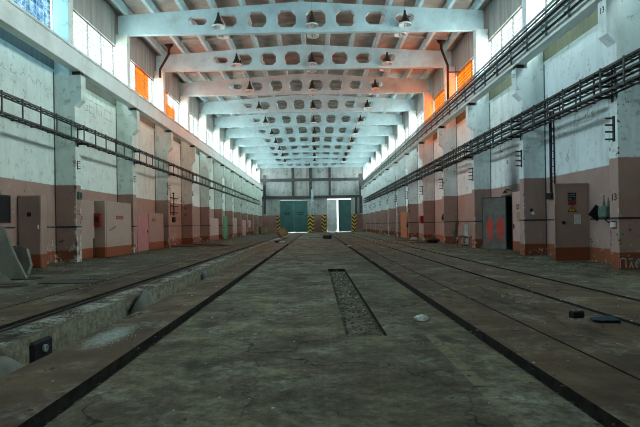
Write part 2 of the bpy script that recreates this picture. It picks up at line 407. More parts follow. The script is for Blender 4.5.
    def build(s, name, mats, parent=None, origin=None):
        me = bpy.data.meshes.new(name)
        o = Vector(origin) if origin is not None else Vector((0,0,0))
        me.from_pydata([tuple(Vector(p)-o) for p in s.v], [], s.f)
        for m in (mats if isinstance(mats, (list, tuple)) else [mats]): me.materials.append(m)
        for i, p in enumerate(me.polygons):
            p.material_index = s.mi[i]
            if i in s.smooth: p.use_smooth = True
        me.update()
        import bmesh
        bm = bmesh.new(); bm.from_mesh(me); bmesh.ops.remove_doubles(bm, verts=bm.verts, dist=1e-5); bmesh.ops.recalc_face_normals(bm, faces=bm.faces); bm.to_mesh(me); bm.free()
        ob = bpy.data.objects.new(name, me); C.objects.link(ob)
        if parent is not None: ob.parent = parent
        ob.location = o
        return ob

def tag(o, label=None, cat=None, group=None, kind=None):
    if label: o['label'] = label
    if cat: o['category'] = cat
    if group: o['group'] = group
    if kind: o['kind'] = kind
    return o
def struct(mb, name, mats, parent=None):
    o = mb.build(name, mats, parent)
    if parent is None: o['kind'] = 'structure'
    return o
def thing(name, label, cat, loc=(0,0,0), rz=0, group=None):
    o = bpy.data.objects.new(name, None); C.objects.link(o); o.location = loc; o.rotation_euler = (0,0,rz)
    o.empty_display_size = .2
    return tag(o, label, cat, group)
def dup(root, loc=None, rz=None, label=None, group=None):
    r = root.copy(); C.objects.link(r)
    if loc is not None: r.location = loc
    if rz is not None: r.rotation_euler = (0,0,rz)
    if label: r['label'] = label
    if group: r['group'] = group
    for ch in list(root.children):
        c = ch.copy(); C.objects.link(c); c.parent = r
        for g in list(ch.children):
            d = g.copy(); C.objects.link(d); d.parent = c
    return r
def text(name, body, size, mat, parent, loc, rot, depth=.004):
    cu = bpy.data.curves.new(name, 'FONT'); cu.body = body; cu.size = size; cu.align_x = 'CENTER'; cu.align_y = 'CENTER'; cu.extrude = depth
    t = bpy.data.objects.new(name, cu); C.objects.link(t)
    dg = bpy.context.evaluated_depsgraph_get(); me = bpy.data.meshes.new_from_object(t.evaluated_get(dg))
    bpy.data.objects.remove(t)
    me.materials.clear(); me.materials.append(mat)
    o = bpy.data.objects.new(name, me); C.objects.link(o); o.parent = parent; o.location = loc; o.rotation_euler = rot
    return o
ORD = ['first','second','third','fourth','fifth','sixth','seventh','eighth','ninth','tenth','eleventh','twelfth','thirteenth']

# ------------------------------------------------------------------ floor
# cross-section: break points in X with the depth of each strip; cells get the pit and the sunken trench
def build_floor():
    strips = [(WL-.3, -5.24, 0, 0), (-5.24, -5.19, -.03, 1), (-5.19, -4.29, 0, 0), (-4.29, -4.08, -.06, 1), (-4.08, -3.55, -.02, 0), (-3.55, -2.8, -1.0, 3),
              (-2.8, -2.0, 0, 0), (-2.0, -1.82, -.10, 1), (-1.82, .33, 0, 0), (.33, .82, -.0, 0), (.82, 1.81, 0, 0), (1.81, 1.97, -.10, 1), (1.97, 2.62, 0, 0),
              (2.62, 2.65, -.02, 1), (2.65, 3.91, 0, 0), (3.91, 4.06, -.06, 1), (4.06, 5.14, 0, 0), (5.14, 5.29, -.06, 1), (5.29, WR+.3, 0, 0)]
    yb = [YF-.2, 5.85, 14.65, 32.0, 34.0, 52.0, YB+.3]
    H = [[0]*(len(yb)-1) for _ in strips]; MI = [[0]*(len(yb)-1) for _ in strips]
    for i, (a, b, h, mi) in enumerate(strips):
        for j in range(len(yb)-1):
            hh, mm = h, mi
            y = (yb[j]+yb[j+1])/2
            if abs(a+.0-.33) < .01 and 5.85 < y < 14.65: hh, mm = -.075, 2
            if a == -3.55 and y > 52: hh, mm = 0, 0
            if a in (-2.0, 1.81) and y > 34: hh, mm = -.015, 1
            H[i][j] = hh; MI[i][j] = mm
    mb = MB()
    for i, (a, b, _, _) in enumerate(strips):
        for j in range(len(yb)-1):
            y0, y1 = yb[j], yb[j+1]; h = H[i][j]
            mb.cur = MI[i][j]
            mb.quad((a,y0,h),(b,y0,h),(b,y1,h),(a,y1,h))
            if i+1 < len(strips) and H[i+1][j] != h:
                mb.cur = 3 if min(h, H[i+1][j]) < -.5 else 1
                g = H[i+1][j]; mb.quad((b,y0,h),(b,y1,h),(b,y1,g),(b,y0,g))
            if j+2 < len(yb) and H[i][j+1] != h:
                mb.cur = 3 if min(h, H[i][j+1]) < -.5 else 1
                g = H[i][j+1]; mb.quad((a,y1,h),(b,y1,h),(b,y1,g),(a,y1,g))
    me = bpy.data.meshes.new('floor'); me.from_pydata(mb.v, [], mb.f)
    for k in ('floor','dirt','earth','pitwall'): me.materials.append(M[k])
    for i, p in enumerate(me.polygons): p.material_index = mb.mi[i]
    o = bpy.data.objects.new('floor', me); C.objects.link(o); o['kind'] = 'structure'
build_floor()
mb = MB().quad((-60,YB+.31,-.03),(60,YB+.31,-.03),(60,YB+60,-.03),(-60,YB+60,-.03))
struct(mb, 'ground_outside', M['road'])

# ------------------------------------------------------------------ long walls
DOORWAY = (22.45, 23.75, 2.5)     # opening in the wall behind the sprayed door leaf
for side in ('left', 'right'):
    s = -1 if side == 'left' else 1
    w = WL if s < 0 else WR
    lo, hi = sorted((w, w + s*.3))
    mb = MB()
    if s < 0: mb.box(lo, hi, YF, YB, -.2, ZW0)
    else:
        a, b, h = DOORWAY
        mb.box(lo, hi, YF, a, -.2, ZW0); mb.box(lo, hi, b, YB, -.2, ZW0); mb.box(lo, hi, a, b, h, ZW0)
    struct(mb, 'wall_' + side, M['wall_l' if s < 0 else 'wall_r'])
    # concrete panels above the windows, one per bay
    for k in range(K0-1, K1):
        y0, y1 = colY(k), colY(k+1)
        mb = MB().box(lo, hi, max(y0, YF)+.006, y1-.006, ZW1, 12.355)
        if k == K0-1: mb.box(lo, hi, YF, y1, ZW0, ZW1)
        struct(mb, 'wall_' + side + '_panel', M['lintel'])
mb = MB().box(WL-.3, WR+.3, YF-.3, YF, -.2, 12.9)
struct(mb, 'wall_front', M['lintel'])
# little unlit room behind the doorway
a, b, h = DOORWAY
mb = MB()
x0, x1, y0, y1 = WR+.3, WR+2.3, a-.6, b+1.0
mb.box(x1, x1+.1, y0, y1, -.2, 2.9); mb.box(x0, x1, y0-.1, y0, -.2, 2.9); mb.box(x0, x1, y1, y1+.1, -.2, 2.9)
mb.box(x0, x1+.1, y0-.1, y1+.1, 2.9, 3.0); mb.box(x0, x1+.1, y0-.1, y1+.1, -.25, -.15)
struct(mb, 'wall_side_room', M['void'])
mb = MB().box(WR-.03, WR+.33, a-.06, a, 0, h+.06).box(WR-.03, WR+.33, b, b+.06, 0, h+.06).box(WR-.03, WR+.33, a, b, h, h+.06)
struct(mb, 'trim_1', M['steel_dark'])

# ------------------------------------------------------------------ windows (one per bay and side) and daylight portals
nwin = 0
def window(side, k, cells):
    """cells: list of (y0, y1, z0, z1, glass key) inside the bay"""
    global nwin; nwin += 1
    s = -1 if side == 'left' else 1
    w = WL if s < 0 else WR
    y0, y1 = colY(k)+CD, colY(k+1)
    xo = w + s*.12
    fr = MB(); t = .05
    fr.box(xo-.04, xo+.04, y0-CD/2, y1+CD/2, ZW0, ZW0+t).box(xo-.04, xo+.04, y0-CD/2, y1+CD/2, ZW1-t, ZW1)
    n = 4
    for i in range(n+1):
        yy = y0 + (y1-y0)*i/n
        fr.box(xo-.03, xo+.03, yy-.02, yy+.02, ZW0+t, ZW1-t)
    root = fr.build('window_%d' % nwin, M['frame']); root['kind'] = 'structure'
    for (a, b, c, d, g) in cells:
        MB().box(xo-.006, xo+.006, a, b, c, d).build('pane', M[g], root)
    bars = MB()
    nz = 11
    for i in range(1, nz):
        zz = ZW0+t + (ZW1-ZW0-2*t)*i/nz
        bars.box(xo-s*.028-.008, xo-s*.028+.008, y0, y1, zz-.011, zz+.011)
    if side == 'left' and k in (0, 1):
        ny = 24
        for i in range(1, ny):
            yy = y0 + (y1-y0)*i/ny
            bars.box(xo-s*.03-.006, xo-s*.03+.006, yy-.010, yy+.010, ZW0+t, ZW1-t)
    bars.build('glazing_bars', M['wire'], root)
    if k >= -2:
        li = bpy.data.lights.new('daylight_portal', 'AREA'); li.shape = 'RECTANGLE'; li.size = y1-y0+.3; li.size_y = ZW1-ZW0
        li.cycles.is_portal = True
        ob = bpy.data.objects.new('daylight_portal', li); C.objects.link(ob)
        ob.location = (w + s*.28, (y0+y1)/2, (ZW0+ZW1)/2)
        ob.rotation_euler = (PI/2, 0, PI/2 if s > 0 else -PI/2)
for side in ('left', 'right'):
    for k in range(K0, K1):
        y0, y1 = colY(k)+CD, colY(k+1); z0, z1 = ZW0+.05, ZW1-.05
        full = [(y0, y1, z0, z1, 'glass')]
        c = full
        if side == 'left':
            if k == 0: c = [(y0, y1-.9, z0, z1, 'glass_blue'), (y1-.9, y1, z0, z1, 'glass_blue')]
            if k == 2: c = [(y0, y0+2.7, z0, z1, 'glass'), (y0+2.7, y0+4.95, z0, z1, 'glass_orange'), (y0+4.95, y1, z0, z1, 'glass')]
            if k == 3: c = [(y0, y0+2.7, z0, z1, 'glass_orange'), (y0+2.7, y0+4.6, z0, 9.75, 'glass_orange'), (y0+2.7, y0+4.6, 9.75, z1, 'glass'), (y0+4.6, y1, z0, z1, 'glass')]
        else:
            if k == 2: c = [(y0, y0+2.6, z0, z1, 'glass'), (y0+2.6, y1, z0, z1, 'glass_orange')]
            if k == 3: c = [(y0, y1, z0, z1, 'glass_orange')]
            if k == 4: c = [(y0, y0+.7, z0, z1, 'glass_orange'), (y0+.7, y1, z0, z1, 'glass')]
        window(side, k, c)

# ------------------------------------------------------------------ columns, crane beams
def column(k, s):
    x_in, x_cb, x_up, w = (XL, CL, PL, WL) if s < 0 else (XR, CR, PR, WR)
    y0, y1 = colY(k), colY(k)+CD
    mb = MB()
    prof = [(w, 0), (x_in, 0), (x_in, 6.0), (x_cb, 6.25), (x_cb, 7.2), (w, 7.2)]
    mb.poly([(x, y0, z) for x, z in prof], (0, CD, 0))
    mb.box(*sorted((x_up, w)), y0, y1, 7.2, 11.05)
    o = struct(mb, 'column', M['wall_l' if s < 0 else 'wall_r'])
    # steel bearing shoe under the crane beam
    a, b = sorted((x_cb + s*.06, x_cb + s*.36))
    MB().box(a, b, y0+.06, y1-.06, 7.2, 7.35).build('bearing_plate', M['steel_dark'], o)
    return o
def column_mat_fix():
    pass
cols = {}
for k in range(K0, K1+1):
    for s in (-1, 1): cols[(k, s)] = column(k, s)
# numbers stencilled on the columns
text('painted_number', '13', .27, M['mark_black'], cols[(0,1)], (XR-.006, colY(0)+.2, 1.92), (PI/2, 0, -PI/2))
text('painted_number', '13', .24, M['mark_red'], cols[(0,1)], (CR-.006, colY(0)+.2, 6.93), (PI/2, 0, -PI/2))
text('painted_number', '12', .22, M['mark_black'], cols[(1,1)], (CR-.006, colY(1)+.2, 6.95), (PI/2, 0, -PI/2))
text('painted_number', '12', .28, M['mark_red'], cols[(1,-1)], (XL+.006, colY(1)+.2, 1.90), (PI/2, 0, PI/2))

for k in range(K0, K1):
    for s in (-1, 1):
        x_cb = CL if s < 0 else CR
        a, b = sorted((x_cb + s*.02, x_cb + s*.40))
        mb = MB().bev(a, b, colY(k)+.205, colY(k+1)+.195, 7.35, 8.02, .012)
        a2, b2 = sorted((x_cb - s*.03, x_cb + s*.44))
        mb.bev(a2, b2, colY(k)+.205, colY(k+1)+.195, 8.02, 8.11, .012)
        o = struct(mb, 'crane_beam', M['crane'])
for s in (-1, 1):
    x = (CL if s < 0 else CR) + s*.2
    o = MB().box(x-.06, x+.06, colY(K0), colY(K1)+.2, 8.11, 8.14).box(x-.015, x+.015, colY(K0), colY(K1)+.2, 8.14, 8.2).box(x-.04, x+.04, colY(K0), colY(K1)+.2, 8.2, 8.24).build('crane_rail', M['rust'])
    tag(o, 'rusty crane rail on the beam top, ' + ('inspection pit side' if s < 0 else 'above the trolley wires'), 'rail')

# ------------------------------------------------------------------ roof beams with octagonal holes, and ribbed slabs
def roof_beam(k):
    yc = colY(k)+.2; th = .13
    x0, x1 = XC-9.25, XC+9.22
    zb = 11.05
    outer = [(x0, zb), (x1, zb)]
    for i in range(0, 21):
        x = x1 + (x0-x1)*i/20; outer.append((x, roofz(x)))
    loops = [outer]
    for n in range(8):
        cx = XC + (n-3.5)*1.5
        e = abs(n-3.5)
        hh = (.43, .40, .33, .22)[int(e)]
        hw = .49; ch = min(.2, hh*.62)
        cz = 11.72 + (.04, .03, .01, 0)[int(e)] - .02
        if e > 3: hw = .47
        loops.append([(cx-hw, cz-hh+ch), (cx-hw, cz+hh-ch), (cx-hw+ch, cz+hh), (cx+hw-ch, cz+hh), (cx+hw, cz+hh-ch), (cx+hw, cz-hh+ch), (cx+hw-ch, cz-hh), (cx-hw+ch, cz-hh)])
    flat = [p for l in loops for p in l]
    tris = tessellate_polygon([[Vector((x, z, 0)) for x, z in l] for l in loops])
    v = [(x, yc-th, z) for x, z in flat] + [(x, yc+th, z) for x, z in flat]
    N = len(flat); f = []
    for t in tris:
        f.append(tuple(t)); f.append(tuple(N+i for i in reversed(t)))
    i0 = 0
    for l in loops:
        m = len(l)
        for q in range(m): a, b = i0+q, i0+(q+1) % m; f.append((a, b, N+b, N+a))
        i0 += m
    mb = MB(); mb.v = v; mb.f = f; mb.mi = [0]*len(f)
    return struct(mb, 'roof_beam', M['roof'])
for k in range(K0, K1+1): roof_beam(k)

def ceiling_bay(k):
    y0, y1 = colY(k)+.2, colY(k+1)+.2
    if k == K0-1: y0 = YF-.3
    if k == K1-1: y1 = YB+.3
    mb = MB()
    # sloping deck
    for a, b in ((WL-.3, XC), (XC, WR+.3)):
        za, zb_ = roofz(a)+.355, roofz(b)+.355
        mb.poly([(a,y0,za),(b,y0,zb_),(b,y0,zb_+.12),(a,y0,za+.12)], (0, y1-y0, 0))
    # longitudinal ribs of each panel
    mb.cur = 1
    for n in range(-6, 7):
        x = XC + 1.5*n; z = roofz(x); zt = z+.365
        if n == -6: x += .15
        if n == 6: x -= .15
        ya, yb_ = y0+.02, y1-.02
        # rib deepens at mid-span: trapezoid profile built in three lengths
        wb, wt = .085, .15
        mb.poly([(x-wb,ya,z+.015),(x+wb,ya,z+.015),(x+wt,ya,zt),(x-wt,ya,zt)], (0, yb_-ya, 0))
    # shallow cross ribs
    mb.cur = 0
    for j in range(1, 4):
        y = y0+(y1-y0)*j/4
        for a, b in ((XC-9.0, XC), (XC, XC+9.0)):
            za, zb_ = roofz(a)+.20, roofz(b)+.20
            mb.poly([(a,y-.05,za),(b,y-.05,zb_),(b,y-.05,zb_+.18),(a,y-.05,za+.18)], (0, .1, 0))
    return struct(mb, 'ceiling', [M['slab'], M['roof']])
for k in range(K0-1, K1): ceiling_bay(k)

# ------------------------------------------------------------------ end wall and its gates
GL = (-6.1, -1.4, 5.54); GR = (1.95, 6.05, 5.72)
mb = MB()
y0, y1 = YB, YB+.3
mb.box(WL-.3, GL[0], y0, y1, -.2, 13); mb.box(GL[1], GR[0], y0, y1, -.2, 13); mb.box(GR[1], WR+.3, y0, y1, -.2, 13)
mb.box(GL[0], GL[1], y0, y1, GL[2], 13); mb.box(GR[0], GR[1], y0, y1, GR[2], 13)
struct(mb, 'wall_back', M['back'])
# steel framing on the end wall
def girt(z, h, name):
    o = MB().box(WL+.1, WR-.1, YB-.28, YB-.02, z-h/2, z+h/2).box(WL+.1, WR-.1, YB-.34, YB-.02, z+h/2-.04, z+h/2).box(WL+.1, WR-.1, YB-.34, YB-.02, z-h/2, z-h/2+.04).build(name, M['girt'])
    o['kind'] = 'structure'
girt(9.0, .46, 'steel_beam'); girt(6.05, .42, 'steel_beam')
for x, za, zb_, w in ((-8.7, 3.2, 9.9, .2), (-3.85, 6.2, 12.0, .2), (-.82, 6.2, 12.0, .24), (2.45, 6.2, 12.0, .2), (7.75, 3.2, 9.9, .25), (6.9, 3.0, 6.0, .2)):
    o = MB().box(x-w, x+w, YB-.22, YB-.01, za, zb_).build('steel_column', M['girt']); o['kind'] = 'structure'
o = MB().tube([(-.55, YB-.58, 0), (-.55, YB-.58, 7.3)], .2, 12).build('pipe', M['bluepipe'])
tag(o, 'thick pale blue vertical pipe on the end wall between the gates', 'pipe')

def gate_leaf(x0, x1, name, label, mat, z1=5.5, wicket=False, marks=True):
    t = thing(name, label, 'gate', (x0, YB+.1, .02))
    W = x1-x0; H = z1-.02
    MB().box(0, W, 0, .06, 0, H).build('panel', mat, t)
    fr = MB()
    for a, b, c, d in ((0, .1, 0, H), (W-.1, W, 0, H), (0, W, 0, .12), (0, W, H-.12, H), (0, W, 1.85, 1.95), (0, W, 3.85, 3.95)):
        fr.box(a, b, -.045, 0, c, d)
    fr.build('frame', mat, t)
    if wicket:
        w = MB().box(W-1.15, W-.15, -.035, -.002, .12, 1.85).build('wicket_door', mat, t)
        MB().box(W-1.05, W-1.0, -.07, -.035, .9, 1.1).build('handle', M['steel_dark'], w)
    MB().box(W-.06 if not wicket else .04, W-.03 if not wicket else .07, -.1, -.045, 1.0, 1.25).build('bolt', M['steel_dark'], t)
    if marks:
        for r in range(2):
            m_ = MB()
            y = 3.35-.3*r; ww = (.62, .42)[r]
            for q in range(5):
                a = W/2-ww + 2*ww*q/5
                m_.box(a, a+ww*.3, -.006, 0, y-.09, y+.09)
            m_.build('faded_lettering', M['signdark'], t)
    return t
gate_leaf(-6.10, -3.755, 'gate_leaf', 'closed teal gate leaf with small wicket door, beside the wall far corner crates', M['teal'], wicket=True)
gate_leaf(-3.745, -1.40, 'gate_leaf', 'closed teal gate leaf next to the pale blue pipe', M['teal'])
gate_leaf(3.88, 6.05, 'gate_leaf', 'teal gate leaf beside the bright gap, closed half of the open gate', M['teal'], marks=False)
g = gate_leaf(1.97, 3.58, 'gate_leaf', 'pale grey gate leaf beside the bright vertical gap of the open gate', M['palegate'], marks=False)
g.rotation_euler = (0, 0, math.radians(5))
for x0, x1, lab in ((-6.66, -6.12, 'narrow striped guard post on the crate side of the closed teal gate'), (-1.39, -.28, 'wide striped guard post between the closed teal gate and blue pipe'),
                    (.95, 1.72, 'striped guard post beside the pale ajar gate leaf'), (6.07, 6.85, 'striped guard post beside the teal leaf of the open gate')):
    t = thing('guard_post', 'yellow and black ' + lab, 'guard post', ((x0+x1)/2, YB-1.0, 0), 0, 'hazard-striped posts at the gates')
    w = (x1-x0)/2
    MB().bev(-w, w, -.16, .16, 0, 2.92, .03).build('post', M['hazard'], t)
    MB().bev(-w-.03, w+.03, -.19, .19, 0, .1, .02).build('base_plate', M['steel_dark'], t)

# ------------------------------------------------------------------ cable trays on both sides
def ladder_tier(mb, xa, xb, z, y0, y1, step, rail=.05):
    for x in (xa, xb): mb.box(x-.012, x+.012, y0, y1, z, z+rail)
    y = y0+.1
    lo, hi = sorted((xa, xb))
    while y < y1:
        mb.box(lo, hi, y-.02, y+.02, z+.004, z+.02); y += step
def cable_tray(name, label, s, tiers, xa, xb, yk0, yk1):
    y0, y1 = colY(yk0), colY(yk1)
    t = thing(name, label, 'cable tray', (0, 0, 0))
    for z in tiers:
        mb = MB(); ladder_tier(mb, xa, xb, z, y0, y1, .33); mb.build('ladder_tier', M['steel_tray'], t)
    zt, zb_ = tiers[-1]+.05, tiers[0]
    hm = MB(); lo, hi = sorted((xa, xb))
    for x in (xa - s*.016, ):
        hm.box(x-.015, x+.015, -.025, .025, zb_-.03, zt+.02)
    hm.box(lo-.03, hi+.03, -.02, .02, zb_-.03, zb_)
    if len(tiers) > 2: hm.box(xb-.015, xb+.015, -.025, .025, zb_-.03, zt+.02)
    first = hm.build('hanger', M['steel_tray'], t)
    y = y0+.2+.7; n = 0
    first.location = (0, y, 0)
    while y+1 < y1 and n < 85:
        y += 1.0; n += 1
        c = first.copy(); C.objects.link(c); c.parent = t; c.location = (0, y, 0)
    xin = XL if s < 0 else XR
    a, b = sorted((xin, xa-s*.03))
    br = None
    for k in range(max(yk0, -1), yk1):
        yy = colY(k)+.2
        if br is None:
            m_ = MB()
            for z in tiers: m_.box(a, b, -.03, .03, z-.06, z-.004)
            m_.box(*sorted((xin, xin-s*.02)), -.04, .04, zb_-.15, zt+.1)
            br = m_.build('wall_bracket', M['steel_dark'], t); br.location = (0, yy, 0)
        else:
            c = br.copy(); C.objects.link(c); c.parent = t; c.location = (0, yy, 0)
    return t
tl = cable_tray('cable_tray', 'two-tier dark steel cable tray along the wall above the inspection pit', -1, (4.60, 5.17), -8.82, -9.12, -1, 11)
tr = cable_tray('cable_tray', 'dense three-tier dark steel cable tray along the wall with the graffiti door', 1, (4.62, 4.92, 5.22), 7.52, 7.90, -1, 11)
def cable_run(x, z, y0, y1, sag, r, rnd):
    pts = []; y = y0
    while y < y1:
        pts.append((x + rnd.uniform(-.01,.01), y, z + rnd.uniform(0, sag))); y += 1.5
    return MB().tube(pts, r, 5)
for i, (x, z, w) in enumerate(((7.60, 4.68, 'lowest tier, aisle edge'), (7.70, 4.68, 'lowest tier, middle'), (7.80, 4.68, 'lowest tier, wall edge'), (7.69, 4.98, 'middle tier, aisle edge'), (7.78, 4.98, 'middle tier, wall edge'), (7.60, 4.98, 'middle tier, outermost'), (7.62, 5.28, 'top tier, aisle edge'), (7.72, 5.28, 'top tier, middle'), (7.83, 5.28, 'top tier, wall edge'))):
    o = cable_run(x, z, colY(-1)+.5, colY(10), .02, .024, R).build('power_cable', M['cable'])
    tag(o, 'black power cable in the three-tier tray, ' + w, 'cable', 'cables in the three-tier tray')
for i, (x, z, w) in enumerate(((-9.04, 4.65, 'lower tier, wall edge'), (-8.92, 4.65, 'lower tier, aisle edge'), (-9.03, 5.22, 'upper tier, wall edge'), (-8.9, 5.22, 'upper tier, aisle edge'))):
    o = cable_run(x, z, colY(-1)+.5, colY(10), .02, .022, R).build('power_cable', M['cable'])
    tag(o, 'black power cable in the two-tier tray, ' + w, 'cable', 'cables in the two-tier tray')

# trolley conductors on the right crane beam
t = thing('trolley_conductor', 'dark trolley wire bars on brackets along the crane beam by the graffiti door wall', 'conductor rail')
for z, x in ((7.53, 7.60), (7.73, 7.60), (7.90, 7.60)):
    MB().box(x-.035, x+.035, colY(-1), colY(12), z-.02, z+.02).box(x-.035, x-.02, colY(-1), colY(12), z-.05, z+.03).build('angle_bar', M['steel_dark'] if z != 7.73 else M['steel_grey'], t)
br = None
y = colY(-1)+.4
while y < colY(12)-.3:
    if br is None:
        br = MB().box(7.575, 7.76, -.02, .02, 7.60, 7.63).box(7.575, 7.76, -.02, .02, 7.80, 7.83).box(7.71, 7.765, -.03, .03, 7.48, 8.0).build('bracket', M['steel_grey'], t); br.location = (0, y, 0)
    else:
        c = br.copy(); C.objects.link(c); c.parent = t; c.location = (0, y, 0)
    y += 1.5
t = thing('beam_top_tray', 'pale grey ladder tray on edge above the crane beam trolley bars', 'cable tray')
mb = MB().box(7.62, 7.66, colY(-1), colY(12), 7.99, 8.07).box(7.62, 7.66, colY(-1), colY(12), 8.26, 8.34)
y = colY(-1)+.2
while y < colY(12): mb.box(7.625, 7.65, y-.03, y+.03, 8.07, 8.26); y += .75
mb.build('ladder_frame', M['steel_grey'], t)
MB().tube([(7.60, colY(-1), 8.13), (7.60, colY(12), 8.13)], .035, 6).build('conduit', M['steel_dark'], t)
mb = MB()
for k in range(0, 12): mb.box(7.62, 7.72, colY(k)+.1, colY(k)+.3, 8.02, 8.1)
mb.build('support_plate', M['steel_dark'], t)

# grounding strip along each wall, wrapping round the columns
for s in (-1, 1):
    w, xi = (WL, XL) if s < 0 else (WR, XR)
    z = 1.36; hh = .028; th = .02
    t = thing('grounding_strip', 'thin black grounding strip wrapping round the columns, ' + ('inspection pit side' if s < 0 else 'graffiti door side'), 'grounding strip')
    gaps = [(16.6,17.2),(19.6,25.2),(26.1,31.0),(43.9,48.5),(49.5,52.0),(56.1,59.7),(62.5,65.9),(67.9,70.9)] if s < 0 else [(14.5,15.2),(16.1,16.4),(20.7,23.95),(68.1,70.3)]
    mb = None
    def seg(x0, x1, y0, y1): mb.box(min(x0,x1)+(.002 if s<0 else 0), max(x0,x1)-(.002 if s>0 else 0), min(y0,y1), max(y0,y1), z-hh, z+hh)
    def flush():
        if mb is not None and mb.v: mb.build('strip_section', M['steel_dark'], t)
    def run(a, b):
        global mb
        p = a
        for g0, g1 in gaps:
            if g1 <= p or g0 >= b: continue
            if g0 > p: seg(w, w-s*th, p, g0)
            flush(); mb = MB()
            p = max(p, g1)
        if p < b: seg(w, w-s*th, p, b)
    mb = MB()
    for k in range(-1, 12):
        ya, yb_ = colY(k), colY(k)+CD
        if mb is None: mb = MB()
        seg(w, xi-s*th, ya-th, ya-.002); seg(xi, xi-s*th, ya-.002, yb_+.002)
        if not any(g0 < yb_+.1 < g1 for g0, g1 in gaps): seg(w, xi-s*th, yb_+.002, yb_+th)
        run(yb_+th, colY(k+1)-th)
    flush()

# ------------------------------------------------------------------ bell lamps, in pairs each side of a roof beam
def make_lamp():
    t = thing('pendant_lamp', 'x', 'lamp')
    MB().lathe([(.045,.62),(.07,.54),(.105,.42),(.15,.30),(.205,.19),(.255,.09),(.29,.03),(.30,.02)], 18).build('bell', M['bellout'], t)
    MB().lathe([(.295,.03),(.315,.02),(.32,-.06),(.295,-.05),(.21,.05),(.14,.13),(.05,.17),(.001,.175)], 18).build('reflector', M['reflector'], t)
    MB().lathe([(.001,-.11),(.045,-.095),(.065,-.05),(.055,.02),(.03,.10),(.03,.16)], 10).build('bulb', M['bulb'], t)
    h = MB().lathe([(.001,.70),(.035,.70),(.06,.66),(.06,.57),(.045,.55)], 10).build('cap', M['bellout'], t)
    MB().tube([(0,0,.68),(0,0,1.30)], .008, 5).build('stem', M['steel_grey'], t)
    return t
lamp0 = make_lamp(); first = True
rows = ((-4.75, 'row above the inspection pit'), (-.07, 'middle row'), (4.55, 'row nearest the graffiti door wall'))
for j, k in enumerate(range(2, 12)):
    for x, rn in rows:
        for q, dy in enumerate((-.48, .82)):
            lab = 'bell lamp, %s, hanging %s the %s roof beam' % (rn, ('before', 'behind')[q], ORD[j])
            loc = (x + .06*R.uniform(-1,1), colY(k)+.2+dy, 11.25 + R.uniform(-.03,.03))
            if first:
                lamp0.location = loc; lamp0['label'] = lab; lamp0['group'] = 'bell lamps under the roof beams'; first = False
            else: dup(lamp0, loc, 0, lab)

# roof drain pipes by the third beam
for s, X0, X1, Y in ((-1, -8.75, -9.32, 30.3), (1, 7.75, 8.12, 30.3)):
    t = thing('drain_pipe', 'rusty roof drain pipe bending down to a column, ' + ('inspection pit side' if s < 0 else 'graffiti door side'), 'drain pipe')
    MB().tube([(X0,Y,12.35),(X0,Y,11.85),(X0+.05*s,Y,11.7),(X1,Y,10.85),(X1,Y,10.6),(X1,Y,10.35 if s < 0 else 8.2)], .075, 8).build('pipe', M['rust'], t)
    if s > 0: MB().box(*sorted((X1, WR)), Y-.03, Y+.03, 10.4, 10.46).build('clamp', M['rust'], t)
    MB().lathe([(.26,.42),(.26,.36),(.1,.2),(.08,.1)], 12, (X0, Y, 11.95)).build('funnel', M['rust'], t)

# ------------------------------------------------------------------ things along the pit-side (left) wall
def plaque(parent, name, mat, x, y, z, w, h, face, lines=2, linemat=None):
    """face: '+x','-x' or '-y' – the direction it looks at; small enamel plate with lines of faded lettering"""
    mb = MB(); lm = MB(); t = .008
    def put(b, a0, a1, z0, z1, d0, d1):
        if face == '-y': b.box(x+a0, x+a1, y-d1, y-d0, z+z0, z+z1)
        elif face == '+x': b.box(x+d0, x+d1, y+a0, y+a1, z+z0, z+z1)
        else: b.box(x-d1, x-d0, y+a0, y+a1, z+z0, z+z1)
    put(mb, -w/2, w/2, -h/2, h/2, 0, t)
    o = mb.build(name, mat, parent)
    if lines:
        for r in range(lines):
            zc = h*(.5-(r+.5)/lines); n = max(4, int(w/.045)); q0 = -w*.4
            for q in range(n):
                if R.random() < .12: continue
                a = q0+w*.8*q/n; put(lm, a, a+w*.8/n*.62, zc-h/lines*.2, zc+h/lines*.2, t, t+.002)
        lm.build('lettering', linemat or M['signblue'], o)
    return o
# tall narrow cabinet standing out from the wall
t = thing('steel_cabinet', 'tall narrow brown steel cabinet standing out from the wall beside leaning slabs', 'cabinet', (0,0,0))
MB().bev(-9.98, -9.2, 16.74, 17.1, 0, 2.43, .012).build('body', M['closet_dark'], t)
d = MB().bev(-9.95, -9.22, 16.715, 16.739, .03, 2.40, .008).build('door', M['closet_dark'], t)
MB().bev(-9.29, -9.265, 16.66, 16.714, 1.30, 1.44, .006).build('handle', M['ivory'], d)
MB().box(-9.66, -9.52, 16.708, 16.714, 1.72, 1.86).build('plate', M['signdark'], d)
# dark notice board
t = thing('notice_board', 'black rectangular board hung on the pink wall at the picture edge', 'board')
MB().bev(WL, WL+.05, 14.6, 16.25, 1.56, 2.36, .01).build('panel', M['black'], t)
MB().box(WL, WL+.06, 14.55, 14.6, 1.51, 2.41).box(WL, WL+.06, 16.25, 16.3, 1.51, 2.41).box(WL, WL+.06, 14.6, 16.25, 1.51, 1.56).box(WL, WL+.06, 14.6, 16.25, 2.36, 2.41).build('frame', M['rust'], t)
# flush door
t = thing('wall_cupboard', 'shallow beige wall cupboard right behind the nearest pit-side column, small red plaque', 'cupboard')
MB().bev(WL, -9.72, 19.75, 21.95, 0, 2.48, .01).build('body', M['closet'], t)
MB().bev(-9.719, -9.70, 20.0, 21.85, .03, 2.44, .006).build('door', M['closet'], t)
plaque(t, 'plaque', M['signred'], -9.70, 20.55, 1.74, .42, .16, '+x', 1)
